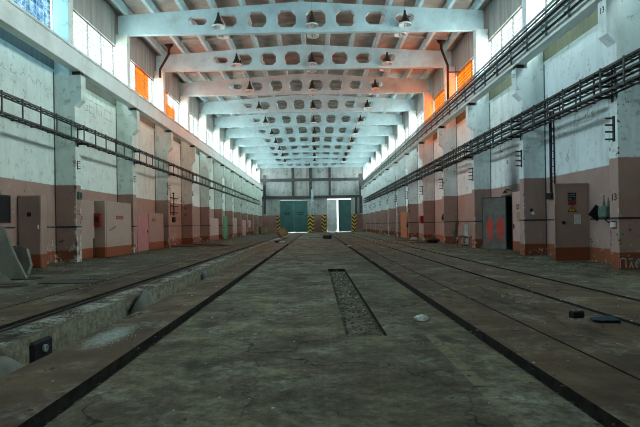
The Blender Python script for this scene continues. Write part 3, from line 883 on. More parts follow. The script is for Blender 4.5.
# brick closet with a wide door and the red hydrant box on its flank
t = thing('wall_closet', 'beige closet with wide door and red plaque, red box on its end', 'closet')
MB().bev(WL, -9.28, 22.0, 25.15, 0, 2.50, .01).build('body', M['closet'], t)
d = MB().bev(-9.279, -9.255, 22.1, 25.0, .02, 2.46, .008).build('door', M['closet'], t)
plaque(d, 'plaque', M['signred'], -9.255, 23.6, 1.78, .85, .17, '+x', 1)
MB().tube([(-9.25,22.35,1.2),(-9.20,22.4,1.2),(-9.20,23.0,1.36),(-9.25,23.05,1.38)], .014, 6).build('handle', M['steel_dark'], d)
t = thing('fire_hose_box', 'red fire hose box on the end of the beige closet', 'fire box')
MB().bev(-9.72, -9.42, 21.84, 21.99, 1.38, 1.94, .01).build('body', M['red'], t)
d = MB().bev(-9.705, -9.435, 21.82, 21.839, 1.40, 1.92, .006).build('door', M['red'], t)
MB().box(-9.66, -9.48, 21.812, 21.819, 1.55, 1.80).build('glass_window', M['black'], d)
o = MB().box(-9.70, -9.66, 21.75, 21.79, 0.0, .85).box(-9.72, -9.64, 21.73, 21.81, 0, .02).build('steel_post', M['steel_dark'])
tag(o, 'short black steel post against the end of the beige closet', 'post')
# low closet with rosy and brown doors
t = thing('wall_closet', 'low closet with one rosy door and one brown door', 'closet')
MB().bev(WL, -9.42, 26.2, 30.9, 0, 2.12, .01).build('body', M['closet_dark'], t)
d = MB().bev(-9.419, -9.395, 26.3, 28.05, .02, 2.06, .008).build('door', M['pinkdoor'], t); d['label'] = 'rosy pink door'
MB().box(-9.394, -9.36, 27.85, 27.9, 1.0, 1.15).build('handle', M['steel_dark'], d)
d = MB().bev(-9.419, -9.395, 28.12, 30.75, .02, 2.06, .008).build('door', M['closet_dark'], t); d['label'] = 'brown door with red plaque'
plaque(d, 'plaque', M['signred'], -9.395, 29.0, 1.72, .7, .16, '+x', 1)
# pipe frame and switch box in the next bay
t = thing('pipe_rack', 'dark pipe frame fixed high on the pink wall beside a column', 'frame')
mb = MB()
for y in (34.0, 34.9): mb.tube([(WL+.1,y,2.1),(WL+.1,y,3.7)], .035, 6)
for z in (2.3, 2.75, 3.3): mb.tube([(WL+.1,33.8,z),(WL+.1,35.9,z)], .035, 6)
mb.build('pipes', M['rust'], t)
mb = MB()
for y in (34.0, 34.9): mb.box(WL, WL+.1, y-.03, y+.03, 2.12, 2.18).box(WL, WL+.1, y-.03, y+.03, 3.6, 3.66)
mb.build('clamps', M['steel_dark'], t)
t = thing('switch_box', 'small dark switch box on the peeling pink wall under the pipe frame', 'switch box')
MB().bev(WL, WL+.16, 34.7, 35.2, 1.62, 1.98, .015).build('body', M['rust'], t)
MB().box(WL+.16, WL+.19, 34.75, 35.15, 1.66, 1.94).build('cover', M['steel_dark'], t)
t = thing('switch_box', 'dark switch box high on the aisle face of the number twelve column', 'switch box')
MB().bev(XL, XL+.1, 19.27, 19.53, 2.42, 2.72, .012).build('body', M['device'], t)
MB().box(XL+.1, XL+.11, 19.31, 19.49, 2.46, 2.68).build('cover', M['steel_dark'], t)
# doors and closets further along
def far_closet(name, label, y0, y1, z1, mat, s=-1, xf=None, z0=0, cat='closet', handle=True):
    t = thing(name, label, cat)
    w = WL if s < 0 else WR; xf = xf if xf is not None else (w - s*.55)
    a, b = sorted((w, xf))
    MB().bev(a, b, y0, y1, z0, z1, .01).build('body', M['closet_dark'], t)
    c, d_ = sorted((xf - s*.001, xf - s*.03))
    d = MB().bev(c, d_, y0+.05, y1-.05, z0+.03, z1-.04, .008).build('door', mat, t)
    if handle:
        e, f = sorted((xf - s*.031, xf - s*.07))
        MB().box(e, f, y0+.2, y0+.26, (z0+z1)/2-.1, (z0+z1)/2+.08).build('handle', M['steel_dark'], d)
    return t
far_closet('wall_closet', 'narrow closet with a bright green door far along the pit-side wall', 49.65, 51.9, 2.35, M['green'], xf=-9.22)
far_closet('wall_closet', 'beige closet just beyond the green door', 56.2, 59.6, 2.25, M['closet'])
far_closet('wall_closet', 'closet with rosy pink door, second closet beyond the green door', 62.6, 65.8, 2.05, M['pinkdoor'], xf=-9.25)
far_closet('wall_cupboard', 'rosy pink cupboard hung on the wall near the tan cabinets', 68.0, 70.8, 2.05, M['pinkdoor'], xf=-9.25, z0=1.05, cat='cupboard')
far_closet('wall_closet', 'dull pink closet in the bay before the green door', 44.0, 48.4, 2.05, M['closet_pale'])
for i, (x0, x1, y, h, m_, lab) in enumerate(((-9.55, -8.75, 74.0, 1.15, 'tan', 'tan plywood cabinet in the far corner, against the wall'), (-8.55, -8.2, 74.2, 1.05, 'brownwood', 'narrow dark brown cabinet between two tan cabinets'), (-8.15, -7.45, 74.1, 1.15, 'tan', 'tan plywood cabinet standing furthest out from the corner wall'))):
    t = thing('low_cabinet', lab, 'cabinet', (0,0,0), 0, 'cabinets in the far corner')
    MB().bev(x0, x1, y, y+.6, .06, h, .012).build('body', M[m_], t)
    MB().bev(x0+.03, (x0+x1)/2-.01, y-.02, y-.001, .1, h-.04, .006).build('door', M[m_], t)
    MB().bev((x0+x1)/2+.01, x1-.03, y-.02, y-.001, .1, h-.04, .006).build('door', M[m_], t)
    MB().box(x0+.02, x1-.02, y+.05, y+.55, 0, .06).build('plinth', M['black'], t)
    MB().bev(x0-.02, x1+.02, y-.03, y+.62, h, h+.03, .008).build('top', M['brownwood'], t)

# broken slabs leaning on the wall at the left edge
def slab(name, label, pts, th, loc, rot, mat):
    mb = MB(); n = len(pts)
    mb.poly([(x, 0, z) for x, z in pts], (0, th, 0))
    o = mb.build(name, mat); o.location = loc; o.rotation_euler = rot
    return tag(o, label, 'concrete slab', 'broken slabs by the wall')
slab('concrete_slab', 'tall broken concrete slab leaning back in the heap by the black board', [(-1.2,0),(.75,0),(.45,.55),(.28,.9),(.08,1.40),(-.2,1.52),(-1.2,1.45)], .14, (-8.35, 13.0, 0), (math.radians(-12), 0, math.radians(8)), M['slabconc'])
slab('concrete_slab', 'jagged concrete slab leaning behind the tall slab, nearest the brown cabinet', [(-.7,0),(.5,0),(.55,.3),(.3,.78),(-.1,.86),(-.6,.7)], .1, (-8.75, 14.35, 0), (math.radians(-16), 0, math.radians(-12)), M['slabconc'])
slab('concrete_slab', 'low broken slab slumped on the floor at the foot of the tall slab', [(-1.0,0),(.6,0),(.35,.22),(-.05,.42),(-.4,.5),(-1.0,.55)], .12, (-8.2, 12.45, 0), (math.radians(-40), 0, math.radians(4)), M['slabconc'])

# ------------------------------------------------------------------ things along the right wall
# door leaf standing open at right angles with signs
t = thing('steel_door', 'brown steel door leaf standing open, with warning triangle and paper notice', 'door')
MB().bev(7.74, WR, 16.2, 16.27, .02, 2.52, .006).build('leaf', M['closet_dark'], t)
MB().box(7.74, 7.79, 16.185, 16.199, .02, 2.52).box(WR-.07, WR-.01, 16.185, 16.199, .02, 2.52).box(7.79, WR-.07, 16.185, 16.199, 2.46, 2.52).build('edge_frame', M['closet_dark'], t)
plaque(t, 'name_plate', M['signdark'], 8.30, 16.199, 2.16, .27, .12, '-y', 1)
plaque(t, 'name_plate', M['signdark'], 8.30, 16.199, 2.02, .27, .12, '-y', 1)
plaque(t, 'name_plate', M['signred'], 8.31, 16.199, 1.885, .26, .12, '-y', 0)
tri = MB().poly([(8.15,16.199,1.60),(8.45,16.199,1.60),(8.30,16.199,1.84)], (0,-.008,0)).build('warning_triangle', M['signyellow'], t)
mb = MB()
P = [(8.15,1.60),(8.45,1.60),(8.30,1.84)]
for (ax, az), (bx, bz) in zip(P, P[1:]+P[:1]):
    v = Vector((bx-ax, 0, bz-az)).normalized(); n = Vector((-v.z, 0, v.x))*.02
    mb.quad((ax,16.189,az),(bx,16.189,bz),(bx+n.x,16.189,bz+n.z),(ax+n.x,16.189,az+n.z))
mb.build('border', M['mark_black'], tri)
MB().poly([(8.30,16.1885,1.77),(8.26,16.1885,1.70),(8.30,16.1885,1.71),(8.28,16.1885,1.635),(8.34,16.1885,1.715),(8.30,16.1885,1.705)], (0,-.002,0)).build('lightning_bolt', M['mark_black'], tri)
n_ = plaque(t, 'paper_notice', M['sheet'], 8.47, 16.199, 1.36, .21, .32, '-y', 5, M['pencil'])
MB().lathe([(.001,.05),(.04,.05),(.06,.0),(.06,-.01)], 12).build('lock_boss', M['rust'], t).matrix_local = Matrix.Translation((8.03,16.199,1.25)) @ Matrix.Rotation(PI/2, 4, 'X')
MB().tube([(8.03,16.14,1.25),(7.93,16.14,1.3)], .012, 6).build('handle', M['rust'], t)
# grey-green wall apparatus and the tilted dark plate in front
t = thing('wall_apparatus', 'grey green electrical apparatus with insulators on the wall beside the warning door', 'apparatus')
MB().bev(8.42, 8.84, 14.55, 14.95, 1.40, 1.72, .03).build('housing', M['device'], t)
for dx, hgt in ((8.50, .34), (8.63, .26), (8.76, .2)):
    MB().lathe([(.05,0),(.055,.03),(.035,.05),(.05,.08),(.03,.1),(.045,.13),(.02,.16),(.018,hgt)], 10, (dx,14.75,1.72)).build('insulator', M['device'], t)
MB().tube([(8.46,14.6,1.40),(8.45,14.58,1.30),(8.56,14.55,1.24),(8.70,14.6,1.30),(8.72,14.62,1.40)], .018, 6).build('cable_loop', M['cable'], t)
MB().tube([(8.62,14.54,1.5),(8.8,14.3,1.75),(8.72,14.1,1.82)], .025, 6).build('lever', M['black'], t)
MB().box(8.42, WR, 14.6, 14.9, 1.33, 1.40).build('bracket', M['steel_dark'], t)
o = MB()
m4 = Matrix.Translation((8.46,15.1,1.54)) @ Matrix.Rotation(math.radians(38), 4, 'Y')
o.bev(-.17,.17,-.05,.0,-.19,.19,.012,m4)
t = thing('metal_box_lid', 'tilted dark square lid hanging beside the grey green apparatus', 'lid')
o.build('plate', M['black'], t)
MB().tube([(8.5,15.12,1.5),(8.7,15.0,1.5),(8.72,14.9,1.5)], .02, 6).build('arm', M['black'], t)
t = thing('socket_box', 'small white socket box below the strip on the number thirteen column', 'socket')
MB().bev(XR-.07, XR, 13.32, 13.5, 1.12, 1.26, .012).build('body', M['ivory'], t)
MB().box(XR-.078, XR-.07, 13.35, 13.47, 1.15, 1.23).build('cover', M['sheet'], t)
MB().box(XR-.005, XR, 13.3, 13.53, 1.08, 1.29).build('back_plate', M['black'], t)
t = thing('gauge', 'round grey gauge on the camera side of the second column by the warning door', 'gauge')
o = MB().lathe([(.001,.09),(.075,.085),(.09,.06),(.09,0)], 16).build('housing', M['steel_grey'], t); o.matrix_local = Matrix.Translation((8.30,19.2,1.62)) @ Matrix.Rotation(PI/2, 4, 'X')
o = MB().lathe([(.001,.003),(.06,.002),(.065,0)], 16).build('dial', M['ivory'], t); o.matrix_local = Matrix.Translation((8.30,19.112,1.62)) @ Matrix.Rotation(PI/2, 4, 'X')
MB().box(8.22, 8.30, 19.12, 19.2, 1.68, 1.80).build('mounting', M['black'], t)
# riser ladder from the tray down the wall
t = thing('riser_ladder', 'narrow vertical cable ladder dropping from the tray to a dark box', 'cable ladder')
mb = MB()
for y in (18.42, 18.74): mb.box(WR-.06, WR-.02, y-.018, y+.018, 2.35, 5.4)
z = 2.5
while z < 5.4: mb.box(WR-.055, WR-.025, 18.42, 18.74, z-.015, z+.015); z += .28
mb.build('ladder_frame', M['steel_dark'], t)
MB().tube([(WR-.09,18.52,2.3),(WR-.09,18.52,5.3),(WR-.3,18.52,5.36)], .025, 6).build('cable', M['cable'], t)
MB().bev(WR-.2, WR, 18.36, 18.80, 2.12, 2.36, .015).build('junction_box', M['black'], t)
# sprayed door leaf, ajar
t = thing('steel_door', 'grey steel door half open into the hall, sprayed with two red blobs', 'door', (7.98, 24.02, 0), math.atan2(23.1-24.02, 8.8-7.98))
L = math.hypot(.82, .92)
MB().bev(0, L, 0, .05, .03, 2.48, .006).build('leaf', M['graffiti'], t)
MB().box(0, .04, -.012, -.001, .03, 2.48).box(L-.04, L, -.012, -.001, .03, 2.48).box(.04, L-.04, -.012, -.001, 2.43, 2.48).build('edge_frame', M['steel_dark'], t)
MB().tube([(.06,-.013,1.2),(.06,-.06,1.2),(.16,-.06,1.2)], .012, 6).build('handle', M['steel_dark'], t)
t = thing('steel_door', 'closed pale pink steel door between the graffiti door and the second column', 'door')
MB().bev(WR-.06, WR, 20.75, 22.36, .02, 2.62, .01).build('leaf', M['closet_pale'], t)
plaque(t, 'plaque', M['signred'], WR-.06, 21.75, 1.95, .3, .22, '-x', 1)
plaque(t, 'plaque', M['tan'], WR-.06, 21.72, 1.52, .3, .4, '-x', 2)
MB().box(WR-.1, WR-.06, 22.15, 22.2, 1.0, 1.2).build('handle', M['steel_dark'], t)
# lamp bracket above the doorway
t = thing('wall_lamp', 'small black wall lamp above the doorway of the sprayed door', 'lamp')
MB().tube([(WR,22.6,2.72),(WR-.22,22.6,2.78),(WR-.3,22.6,2.72)], .02, 6).build('arm', M['black'], t)
MB().lathe([(.03,.12),(.07,.05),(.13,0)], 12, (WR-.3,22.6,2.6)).build('shade', M['black'], t)
# leaning boards, stool and small radiator near the third/fourth columns
o = MB()
m4 = Matrix.Translation((8.35,30.3,0)) @ Matrix.Rotation(math.radians(9), 4, 'Y')
o.bev(-.1,.1,0,.04,0,1.45,.008,m4)
tag(o.build('plank', M['greywood']), 'dark board leaning upright against the wall behind a column, beside the pale locker', 'board')
t = thing('small_locker', 'narrow pale metal locker against the pink wall by the broken stool', 'locker')
MB().bev(8.35, 8.6, 28.2, 28.6, .05, 1.25, .012).build('body', M['steel_grey'], t)
MB().bev(8.37, 8.58, 28.18, 28.199, .08, 1.2, .006).build('door', M['palegate'], t)
MB().box(8.36, 8.59, 28.22, 28.58, 0, .05).build('plinth', M['black'], t)
t = thing('stool', 'broken dark wooden stool tipped beside the pale locker', 'stool', (8.02, 27.3, 0), .5)
m4 = Matrix.Rotation(math.radians(14), 4, 'Y')
MB().bev(-.24,.24,-.2,.2,.52,.56,.01,m4).build('seat', M['brownwood'], t)
for lx, ly, tl in ((-.2,-.16,(-.27,-.2)), (.2,-.16,(.3,-.2)), (-.2,.16,(-.27,.2)), (.2,.16,(.3,.2))):
    a = m4 @ Vector((lx,ly,.52)); MB().tube([tuple(a),(tl[0],tl[1],.0)], .025, 5).build('leg', M['brownwood'], t)
MB().tube([(-.25,-.19,.2),(.27,-.19,.25)], .015, 5).build('stretcher', M['brownwood'], t)
o = MB()
o.bev(8.05,8.45,25.75,26.1,0,.62,.02)
t = thing('wooden_crate', 'small dark red crate on the floor beside the graffiti door column', 'crate')
o.build('body', M['brownwood'], t)
mb = MB()
for z in (.12, .36, .56): mb.box(8.04,8.46,25.735,25.75,z-.05,z+.05)
mb.build('slats', M['rust'], t)
# fire box, bells and panels on the further right columns
t = thing('fire_hose_box', 'small red fire box on a peeling column of the graffiti door wall', 'fire box')
MB().bev(XR-.2, XR, 37.15, 37.65, 1.28, 1.85, .012).build('body', M['red'], t)
d = MB().bev(XR-.225, XR-.201, 37.19, 37.61, 1.31, 1.82, .006).build('door', M['red'], t)
MB().box(XR-.24, XR-.226, 37.24, 37.27, 1.5, 1.62).build('handle', M['black'], d)
t = thing('alarm_bell', 'round dark alarm bell on the aisle face of the column behind the broken stool', 'bell')
o = MB().lathe([(.001,.10),(.10,.08),(.16,.02),(.16,0)], 16).build('gong', M['black'], t); o.matrix_local = Matrix.Translation((XR-.02,31.4,1.60)) @ Matrix.Rotation(-PI/2, 4, 'Y')
MB().box(XR-.04, XR, 31.32, 31.48, 1.72, 1.86).build('mounting', M['rust'], t)
t = thing('switch_box', 'dark switch box on the column beside the orange-brown board', 'switch box')
MB().bev(XR-.14, XR, 43.3, 43.5, .95, 1.35, .015).build('body', M['black'], t)
MB().tube([(XR-.07,43.4,1.35),(XR-.07,43.4,1.9)], .03, 6).build('conduit', M['black'], t)
t = thing('orange_board', 'large orange-brown board standing against the wall between two far columns', 'board')
m4 = Matrix.Identity(4)
MB().bev(8.05, 8.12, 44.3, 47.6, .0, 2.35, .01).build('panel', M['orange_board'], t)
MB().box(8.121, 8.2, 44.5, 44.6, 0, 2.3).box(8.121, 8.2, 47.3, 47.4, 0, 2.3).build('batten', M['brownwood'], t)
t = thing('steel_door', 'white steel door far along the graffiti door wall', 'door')
MB().bev(WR-.08, WR, 68.2, 70.2, .02, 2.45, .01).build('leaf', M['ivory'], t)
MB().box(WR-.12, WR-.08, 68.35, 68.42, 1.0, 1.2).build('handle', M['steel_dark'], t)

# ------------------------------------------------------------------ cable peg brackets on the column faces
def peg_bracket(s):
    t = thing('peg_bracket', 'x', 'bracket')
    MB().box(*sorted((0, -s*.03)), -.04, .04, -.34, .34).build('back_bar', M['steel_dark'], t)
    for z in (-.28, -.08, .1, .28):
        MB().bev(*sorted((-s*.03, -s*.24)), -.025, .025, z-.022, z+.022, .005).build('peg', M['steel_dark'], t)
    return t
pr = peg_bracket(1); pl = peg_bracket(-1)
for k in range(0, 11):
    lab = 'four-peg cable bracket on the %s column of the graffiti door wall' % ORD[k]
    loc = (XR, colY(k)+.15, 3.75)
    if k == 0: pr.location = loc; pr['label'] = lab; pr['group'] = 'peg brackets on the columns'
    else: dup(pr, loc, None, lab)
for k in range(1, 11):
    lab = 'four-peg cable bracket on the %s column of the pit-side wall' % ORD[k-1]
    loc = (XL, colY(k)+.15, 3.75)
    if k == 1: pl.scale = (.5,.6,.5); pl.location = loc; pl['label'] = lab; pl['group'] = 'peg brackets on the columns'
    else: dup(pl, loc, None, lab)

# ------------------------------------------------------------------ scrawls on the walls
def strokes(name, lines, mat, parent, plane, origin, sx, sz, w, rnd):
    """hand-painted line work on a wall: each line is a list of (u, v); plane 'x' (wall facing the aisle) or 'y' (column side)"""
    mb = MB()
    for ln in lines:
        for (u0, v0), (u1, v1) in zip(ln, ln[1:]):
            d = Vector((u1-u0, v1-v0)); 
            if d.length == 0: continue
            n = Vector((-d.y, d.x)).normalized()*w/2/max(sx, sz)
            q = [(u0+n.x, v0+n.y), (u1+n.x, v1+n.y), (u1-n.x, v1-n.y), (u0-n.x, v0-n.y)]
            if plane == 'x': mb.quad(*[(origin[0], origin[1]+u*sx, origin[2]+v*sz) for u, v in q])
            else: mb.quad(*[(origin[0]+u*sx, origin[1], origin[2]+v*sz) for u, v in q])
    return mb.build(name, mat, parent)
wl = bpy.data.objects['wall_left']; wr = bpy.data.objects['wall_right']
G = [[(.8,.9),(.5,1),(.1,.8),(0,.4),(.3,0),(.7,.05),(.75,.45),(.45,.45)]]
E_ = [[(1.7,1),(1.0,1),(1.05,0),(1.75,0)],[(1.05,.5),(1.6,.5)]]
T1 = [[(1.9,1),(2.6,1)],[(2.25,1),(2.3,0)]]; T2 = [[(2.7,1),(3.4,1)],[(3.05,1),(3.1,0)]]
BX = [[(3.7,.9),(5.2,.85),(5.1,.1),(3.6,.15),(3.7,.9)]]
strokes('scrawl', G+E_+T1+T2+BX, M['pencil'], wl, 'x', (WL+.004, 21.6, 6.45), .60, .55, .03, R)
rs = random.Random(5); L2 = []
for q in range(7):
    u = q*.95; v = rs.uniform(-.15,.15); 
    L2.append([(u+.12*i_+rs.uniform(-.05,.05), v+rs.uniform(0,.5)) for i_ in range(6)])
strokes('scrawl', L2, M['pencil'], wl, 'x', (WL+.004, 15.4, 6.5), .55, .42, .022, R)
strokes('scrawl', [[(0,0),(0,1),(.3,1.1),(.7,1),(.75,0)], [(1.2,0),(1.4,.7),(1.7,0)],[(1.25,.3),(1.6,.3)], [(2.3,.8),(2.0,.6),(2.0,.2),(2.3,.1)], [(2.6,1),(2.65,0),(2.9,.1)], [(2.45,.7),(2.9,.75)], [(3.2,.9),(3.1,.1)]], M['mark_white'], cols[(0,1)], 'y', (XR+.02, colY(0)-.004, .04), .2, .24, .035, R)

# ------------------------------------------------------------------ embedded rails
for x, lab in ((-4.18, 'dark rail sunk in the floor beside the inspection pit'), (3.985, 'dark rail sunk in the brown floor, nearest the middle slot'), (5.215, 'dark rail sunk in the floor nearest the graffiti door wall')):
    o = MB().box(x-.035, x+.035, YF+.2, YB-.4, -.06, -.022).box(x-.06, x+.06, YF+.2, YB-.4, -.06, -.045).build('floor_rail', M['rail'])
    tag(o, lab, 'rail')

# ------------------------------------------------------------------ things on the floor
def lump(name, label, c, r, sq, mat, seed, cat, smooth=False):
    import bmesh
    bm = bmesh.new(); bmesh.ops.create_icosphere(bm, subdivisions=3, radius=1)
    for v in bm.verts:
        p = v.co*1.3 + Vector((seed*7.1, seed*3.3, seed))
        k = 1 + .38*mnoise.noise(p) + .15*mnoise.noise(p*2.7)
        v.co = Vector((v.co.x*sq[0]*k, v.co.y*sq[1]*k, max(-.7, v.co.z*k)*sq[2]))*r
    me = bpy.data.meshes.new(name); bm.to_mesh(me); bm.free(); me.materials.append(mat)
    if smooth:
        for p_ in me.polygons: p_.use_smooth = True
    zmin = min(v.co.z for v in me.vertices)
    o = bpy.data.objects.new(name, me); C.objects.link(o); o.location = (c[0], c[1], c[2]-zmin-.004)
    return tag(o, label, cat)
lump('stone', 'pale grey stone alone on the floor beside the slot', (1.39, 6.69, 0), .085, (1.1,.8,.6), M['stone'], 1, 'stone')
lump('rag', 'crumpled dark blue rag on the floor beside the sunken rail', (3.72, 6.44, 0), .14, (1.3,.8,.3), M['blue_rag'], 2, 'rag')
t = thing('battery', 'small black battery-like box on the brown floor near the rag', 'box', (3.5, 6.75, 0), .25)
MB().bev(-.09,.09,-.05,.05,0,.085,.01).build('case', M['black'], t)
MB().bev(-.085,.085,-.045,.045,.085,.095,.004).build('lid', M['cable'], t)
for x in (-.05,.05): MB().lathe([(.014,0),(.014,.018),(.001,.019)], 8, (x,0,.095)).build('terminal', M['steel_grey'], t)
lump('concrete_chunk', 'big rounded concrete chunk slumped over the pit edge', (-3.36, 9.75, -.66), .42, (.5,1.0,.95), M['slabconc'], 3, 'concrete chunk', True)
lump('concrete_chunk', 'concrete chunk jutting into the pit, nearest the view edge', (-3.55, 5.55, -.78), .45, (.5,.7,.85), M['slabconc'], 4, 'concrete chunk', True)
lump('concrete_chunk', 'smaller concrete chunk on the pit wall further along', (-3.5, 15.6, -.45), .3, (.5,1.2,.8), M['slabconc'], 6, 'concrete chunk', True)
t = thing('pit_cavity', 'black block standing in for the dark cavity in the pit wall', 'bracket')
MB().bev(-3.62,-3.50,6.15,6.62,-.5,-.10,.03).build('body', M['black'], t)  # black block painted as the shade inside the pit wall cavity
mb = MB(); mb.lathe([(.05,0),(.05,.03),(.03,.03),(.03,0)], 12); o = mb.build('ring', M['steel_grey'], t); o.matrix_local = Matrix.Translation((-3.50,6.4,-.22)) @ Matrix.Rotation(PI/2, 4, 'Y')
# floor hatches on the left
for x, y, w, d, lab in ((-5.95, 12.2, .62, .34, 'dark steel floor hatch set between the pit and the cabinet'), (-7.65, 13.1, .34, .16, 'small black drain hatch near the slumped slab')):
    t = thing('floor_hatch', lab, 'hatch', (x, y, 0), 0)
    MB().box(-w, w, -d, d, 0, .012).build('plate', M['rail'], t)
    MB().box(-w-.04,-w,-d-.04,d+.04,0,.018).box(w,w+.04,-d-.04,d+.04,0,.018).box(-w,w,-d-.04,-d,0,.018).box(-w,w,d,d+.04,0,.018).build('frame', M['rust'], t)
for x, y, r, lab in ((-7.05, 11.5, .36, 'round manhole cover on the floor near the view edge'), (-8.2, 12.9, .3, 'round manhole cover beside the slumped slab')):
    t = thing('manhole', lab, 'manhole', (x, y, 0))
    MB().lathe([(.001,.014),(r*.85,.014),(r*.86,.006)], 24).build('cover', M['rail'], t)
    MB().lathe([(r*.87,.004),(r*.87,.02),(r,.02),(r+.02,.002)], 24).build('rim', M['rust'], t)
# tipped crate by the end of the pit
t = thing('wooden_crate', 'tipped tan wooden crate with dark open bottom beside the pit end', 'crate', (-3.45, 53.2, 0), .35)
m4 = Matrix.Translation((0,0,.22)) @ Matrix.Rotation(math.radians(-28), 4, 'Y')
cr = MB(); cr.bev(-.5,.5,-.35,.35,.0,.06,.008,m4); cr.bev(-.5,.5,-.35,-.31,.06,.72,.008,m4); cr.bev(-.5,.5,.31,.35,.06,.72,.008,m4); cr.bev(-.5,-.46,-.31,.31,.06,.72,.008,m4); cr.bev(.46,.5,-.31,.31,.06,.72,.008,m4)
cr.build('box', M['tan'], t)
for x in (-.4, .4): MB().bev(x-.05,x+.05,-.37,-.351,.0,.72,.004,m4).build('batten', M['brownwood'], t)
MB().box(-.42,.42,-.3,.3,-.03,.0,m4).build('bottom', M['black'], t)
# odds and ends in the middle distance
for i, (nm, x, y, a, b, h, m_, lab, cat) in enumerate((
    ('scrap_box', 1.0, 45.5, .35, .2, .32, 'black', 'black scrap box lying on the floor in front of the open gate', 'box'),
    ('plank', .2, 48.5, .9, .1, .06, 'greywood', 'short plank lying flat in front of the open gate', 'plank'),
    ('brick', 1.95, 29.5, .13, .06, .07, 'stone', 'pale brick lying by the end of the slot', 'brick'),
    ('brick', -2.55, 37.0, .2, .1, .12, 'stone', 'white block lying on the floor beside the far pit edge', 'brick'),
    ('brick', -2.9, 37.6, .2, .1, .16, 'black', 'black block lying on the lip of the pit', 'brick'))):
    o = MB().bev(-a, a, -b, b, 0, h, .012).build(nm, M[m_]); o.location = (x, y, 0); o.rotation_euler = (0,0,.3*(i-2))
    tag(o, lab, cat)
for i, (x, y, l, an, lab) in enumerate(((-8.3, 32.0, 1.4, .3, 'long grey branch-like timber lying by the third pit-side column'), (-7.3, 34.0, 1.1, -.25, 'grey timber lying askew in front of the switch box wall'), (-8.5, 36.6, 1.3, 1.2, 'grey timber lying nearest the wall under the switch box'), (-6.3, 32.2, .8, .05, 'short grey timber lying nearest the rail'))):
    mb = MB(); pts = [(-l+2*l*q/5, .06*math.sin(q*2.1+i), .06+.02*math.sin(q*1.7+i)) for q in range(6)]
    o = mb.tube(pts, [.03,.05,.055,.05,.045,.03], 6).build('timber', M['greywood']); o.location = (x, y, 0); o.rotation_euler = (0,0,an)
    tag(o, lab, 'timber', 'loose timbers on the floor')
for i, (x, y, l, an, lab) in enumerate(((7.1, 33.2, .9, .2, 'short board lying on the floor under the alarm bell'), (7.4, 35.5, 1.2, 1.3, 'long board lying on the floor before the red fire box'), (6.9, 37.8, .8, -.4, 'board lying askew on the floor beyond the red fire box'))):
    o = MB().bev(-l, l, -.09, .09, 0, .05, .008).build('board', M['greywood']); o.location = (x, y, 0); o.rotation_euler = (0,0,an)
    tag(o, lab, 'board', 'loose boards on the floor')
t = thing('dark_bundle', 'dark bundled tarp lying by the column below the alarm bell', 'tarp')
lump_o = lump('bundle_body', None, (7.6, 32.4, 0), .4, (1.0,1.3,.5), M['black'], 9, None); lump_o.parent = t; lump_o.name = 'cloth'
lump('rubble_lump', 'pale plaster lump lying by the column below the red fire box', (7.55, 38.6, 0), .22, (1.2,1,.7), M['stone'], 12, 'rubble')

# loose crumbs: one object of each colour
def crumbs(name, mat, fill, label):
    rnd = random.Random(len(name)); mb = MB()
    fill(mb, rnd)
    o = mb.build(name, mat); tag(o, label, 'rubble', None, 'stuff')
def f1(mb, r):
    for _ in range(2200):                                             # along the ledge of the pit
        y = 4.2 + 46*r.random()**1.7
        dens = mnoise.noise(Vector((y*.9, 3.1, 0)))
        if dens < -.12: continue
        x = -3.98 + .38*r.random()
        mb.rock((x, y, r.uniform(-.018,.004)), r.uniform(.003,.012)*(1+y/22), r, (1.2,1,.5))
    for _ in range(700):
        a, b = r.gauss(0,.10), r.gauss(0,.26)
        mb.rock((-2.5+a, 6.0+b, .002), r.uniform(.003,.011), r, (1,1,.6))
    for _ in range(700):
        x = r.choice((r.uniform(-9.6,-4.5), r.uniform(-2.7,7.6), r.uniform(3,7.8))); y = 3.5+38*r.random()**1.5
        mb.rock((x, y, .004), r.uniform(.006,.018)*(1+y/25), r, (1,1,.6))
    for _ in range(60):
        mb.rock((r.uniform(.36,.8), r.uniform(6,14.5), -.068), r.uniform(.008,.03), r, (1,1,.6))
def f2(mb, r):
    for _ in range(1600):
        x = r.uniform(-9.7,8.6); y = 3.2+45*r.random()**1.4
        if -3.6 < x < -2.75 or (x < -9.1 and y > 16): continue
        mb.rock((x, y, .003), r.uniform(.006,.022)*(1+y/22), r, (1.3,1,.5))
    for _ in range(520):
        s = r.choice((-1,1)); x = (XL+.08+abs(r.gauss(0,.3))) if s < 0 else (XR-.08-abs(r.gauss(0,.35))); y = r.uniform(11,60)
        mb.rock((x, y, .006), r.uniform(.015,.05), r, (1,1,.6))
    for xs in (-1.91, 1.885):
        for _ in range(260): mb.rock((xs+r.uniform(-.06,.06), 3+30*r.random()**1.6, -.085), r.uniform(.01,.03), r, (1,1.4,.6))
    for _ in range(380): mb.rock((r.uniform(.35,.8), r.uniform(5.9,14.6), -.07), r.uniform(.008,.035), r, (1,1,.6))
crumbs('plaster_rubble', M['plaster'], f1, 'pale plaster crumbs strewn along the pit ledge and floor')
crumbs('dirt_rubble', M['crumb'], f2, 'dark dirt crumbs strewn over the floor and along the walls')

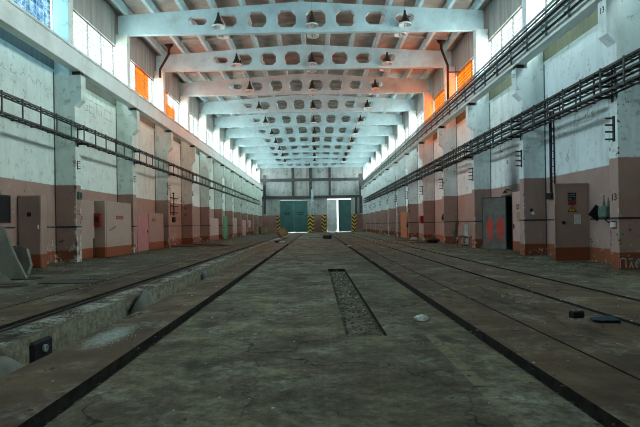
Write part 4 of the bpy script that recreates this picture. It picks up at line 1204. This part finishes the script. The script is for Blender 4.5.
# ------------------------------------------------------------------ sky
SKY_LOW, SKY_LOWER_FILL, SKY_SIDE_FILL, SKY_REAR, SKY_ZENITH = 1.6, 18.0, 55.0, 14.0, 34.0
w = bpy.data.worlds.new('overcast'); S.world = w; w.use_nodes = True
nt = w.node_tree; nt.nodes.clear(); t = NT(nt)
tc = t.n('ShaderNodeTexCoord').outputs['Generated']; sx_, sy_, z = t.sep(tc)
# pale near the horizon; zenith and lower half raised as unseen interior fill
col = t.mix(t.ramp(z, -.6, .5), (1.0, 1.0, 0.96), (0.84, 0.965, 0.985))
# (added fill abeam of the hall lights the walls; dimmer towards gates and rear)
band = t.math('MINIMUM', t.ramp(sy_, .10, .42, SKY_SIDE_FILL, SKY_LOW), t.ramp(sy_, -.55, -.2, SKY_REAR, SKY_SIDE_FILL))
up_ = t.math('MAXIMUM', band, t.ramp(z, .48, .62, 0, SKY_ZENITH))
stg = t.mix(t.ramp(z, -.10, -.03), (SKY_LOWER_FILL,)*3, up_)
bg = t.n('ShaderNodeBackground'); t.link(col, bg.inputs[0]); t.link(stg, bg.inputs[1])
o = t.n('ShaderNodeOutputWorld'); t.link(bg.outputs[0], o.inputs[0])

# ------------------------------------------------------------------ camera
F, VX, VY, A, H = 500.0, 316.0, 224.6, math.radians(.85), 1.31
cd = bpy.data.cameras.new('camera'); cam = bpy.data.objects.new('camera', cd); C.objects.link(cam)
cd.sensor_fit = 'HORIZONTAL'; cd.sensor_width = 36; cd.lens = 36*F/640
cd.shift_x = (320-VX)/640; cd.shift_y = (VY-213.5)/640
cd.clip_start = .05; cd.clip_end = 500
right = Vector((math.cos(A), 0, -math.sin(A))); up = Vector((math.sin(A), 0, math.cos(A))); back = Vector((0,-1,0))
m = Matrix((right, up, back)).transposed().to_4x4(); m.translation = (0, 0, H)
cam.matrix_world = m
S.camera = cam
S.view_settings.view_transform = 'Standard'; S.view_settings.look = 'None'; S.view_settings.gamma = 1; S.view_settings.use_curve_mapping = False
S.view_settings.exposure = -0.2
S.cycles.filter_width = 1.0
S.cycles.max_bounces = 10; S.cycles.diffuse_bounces = 6; S.cycles.transparent_max_bounces = 12
S.cycles.sample_clamp_indirect = 8
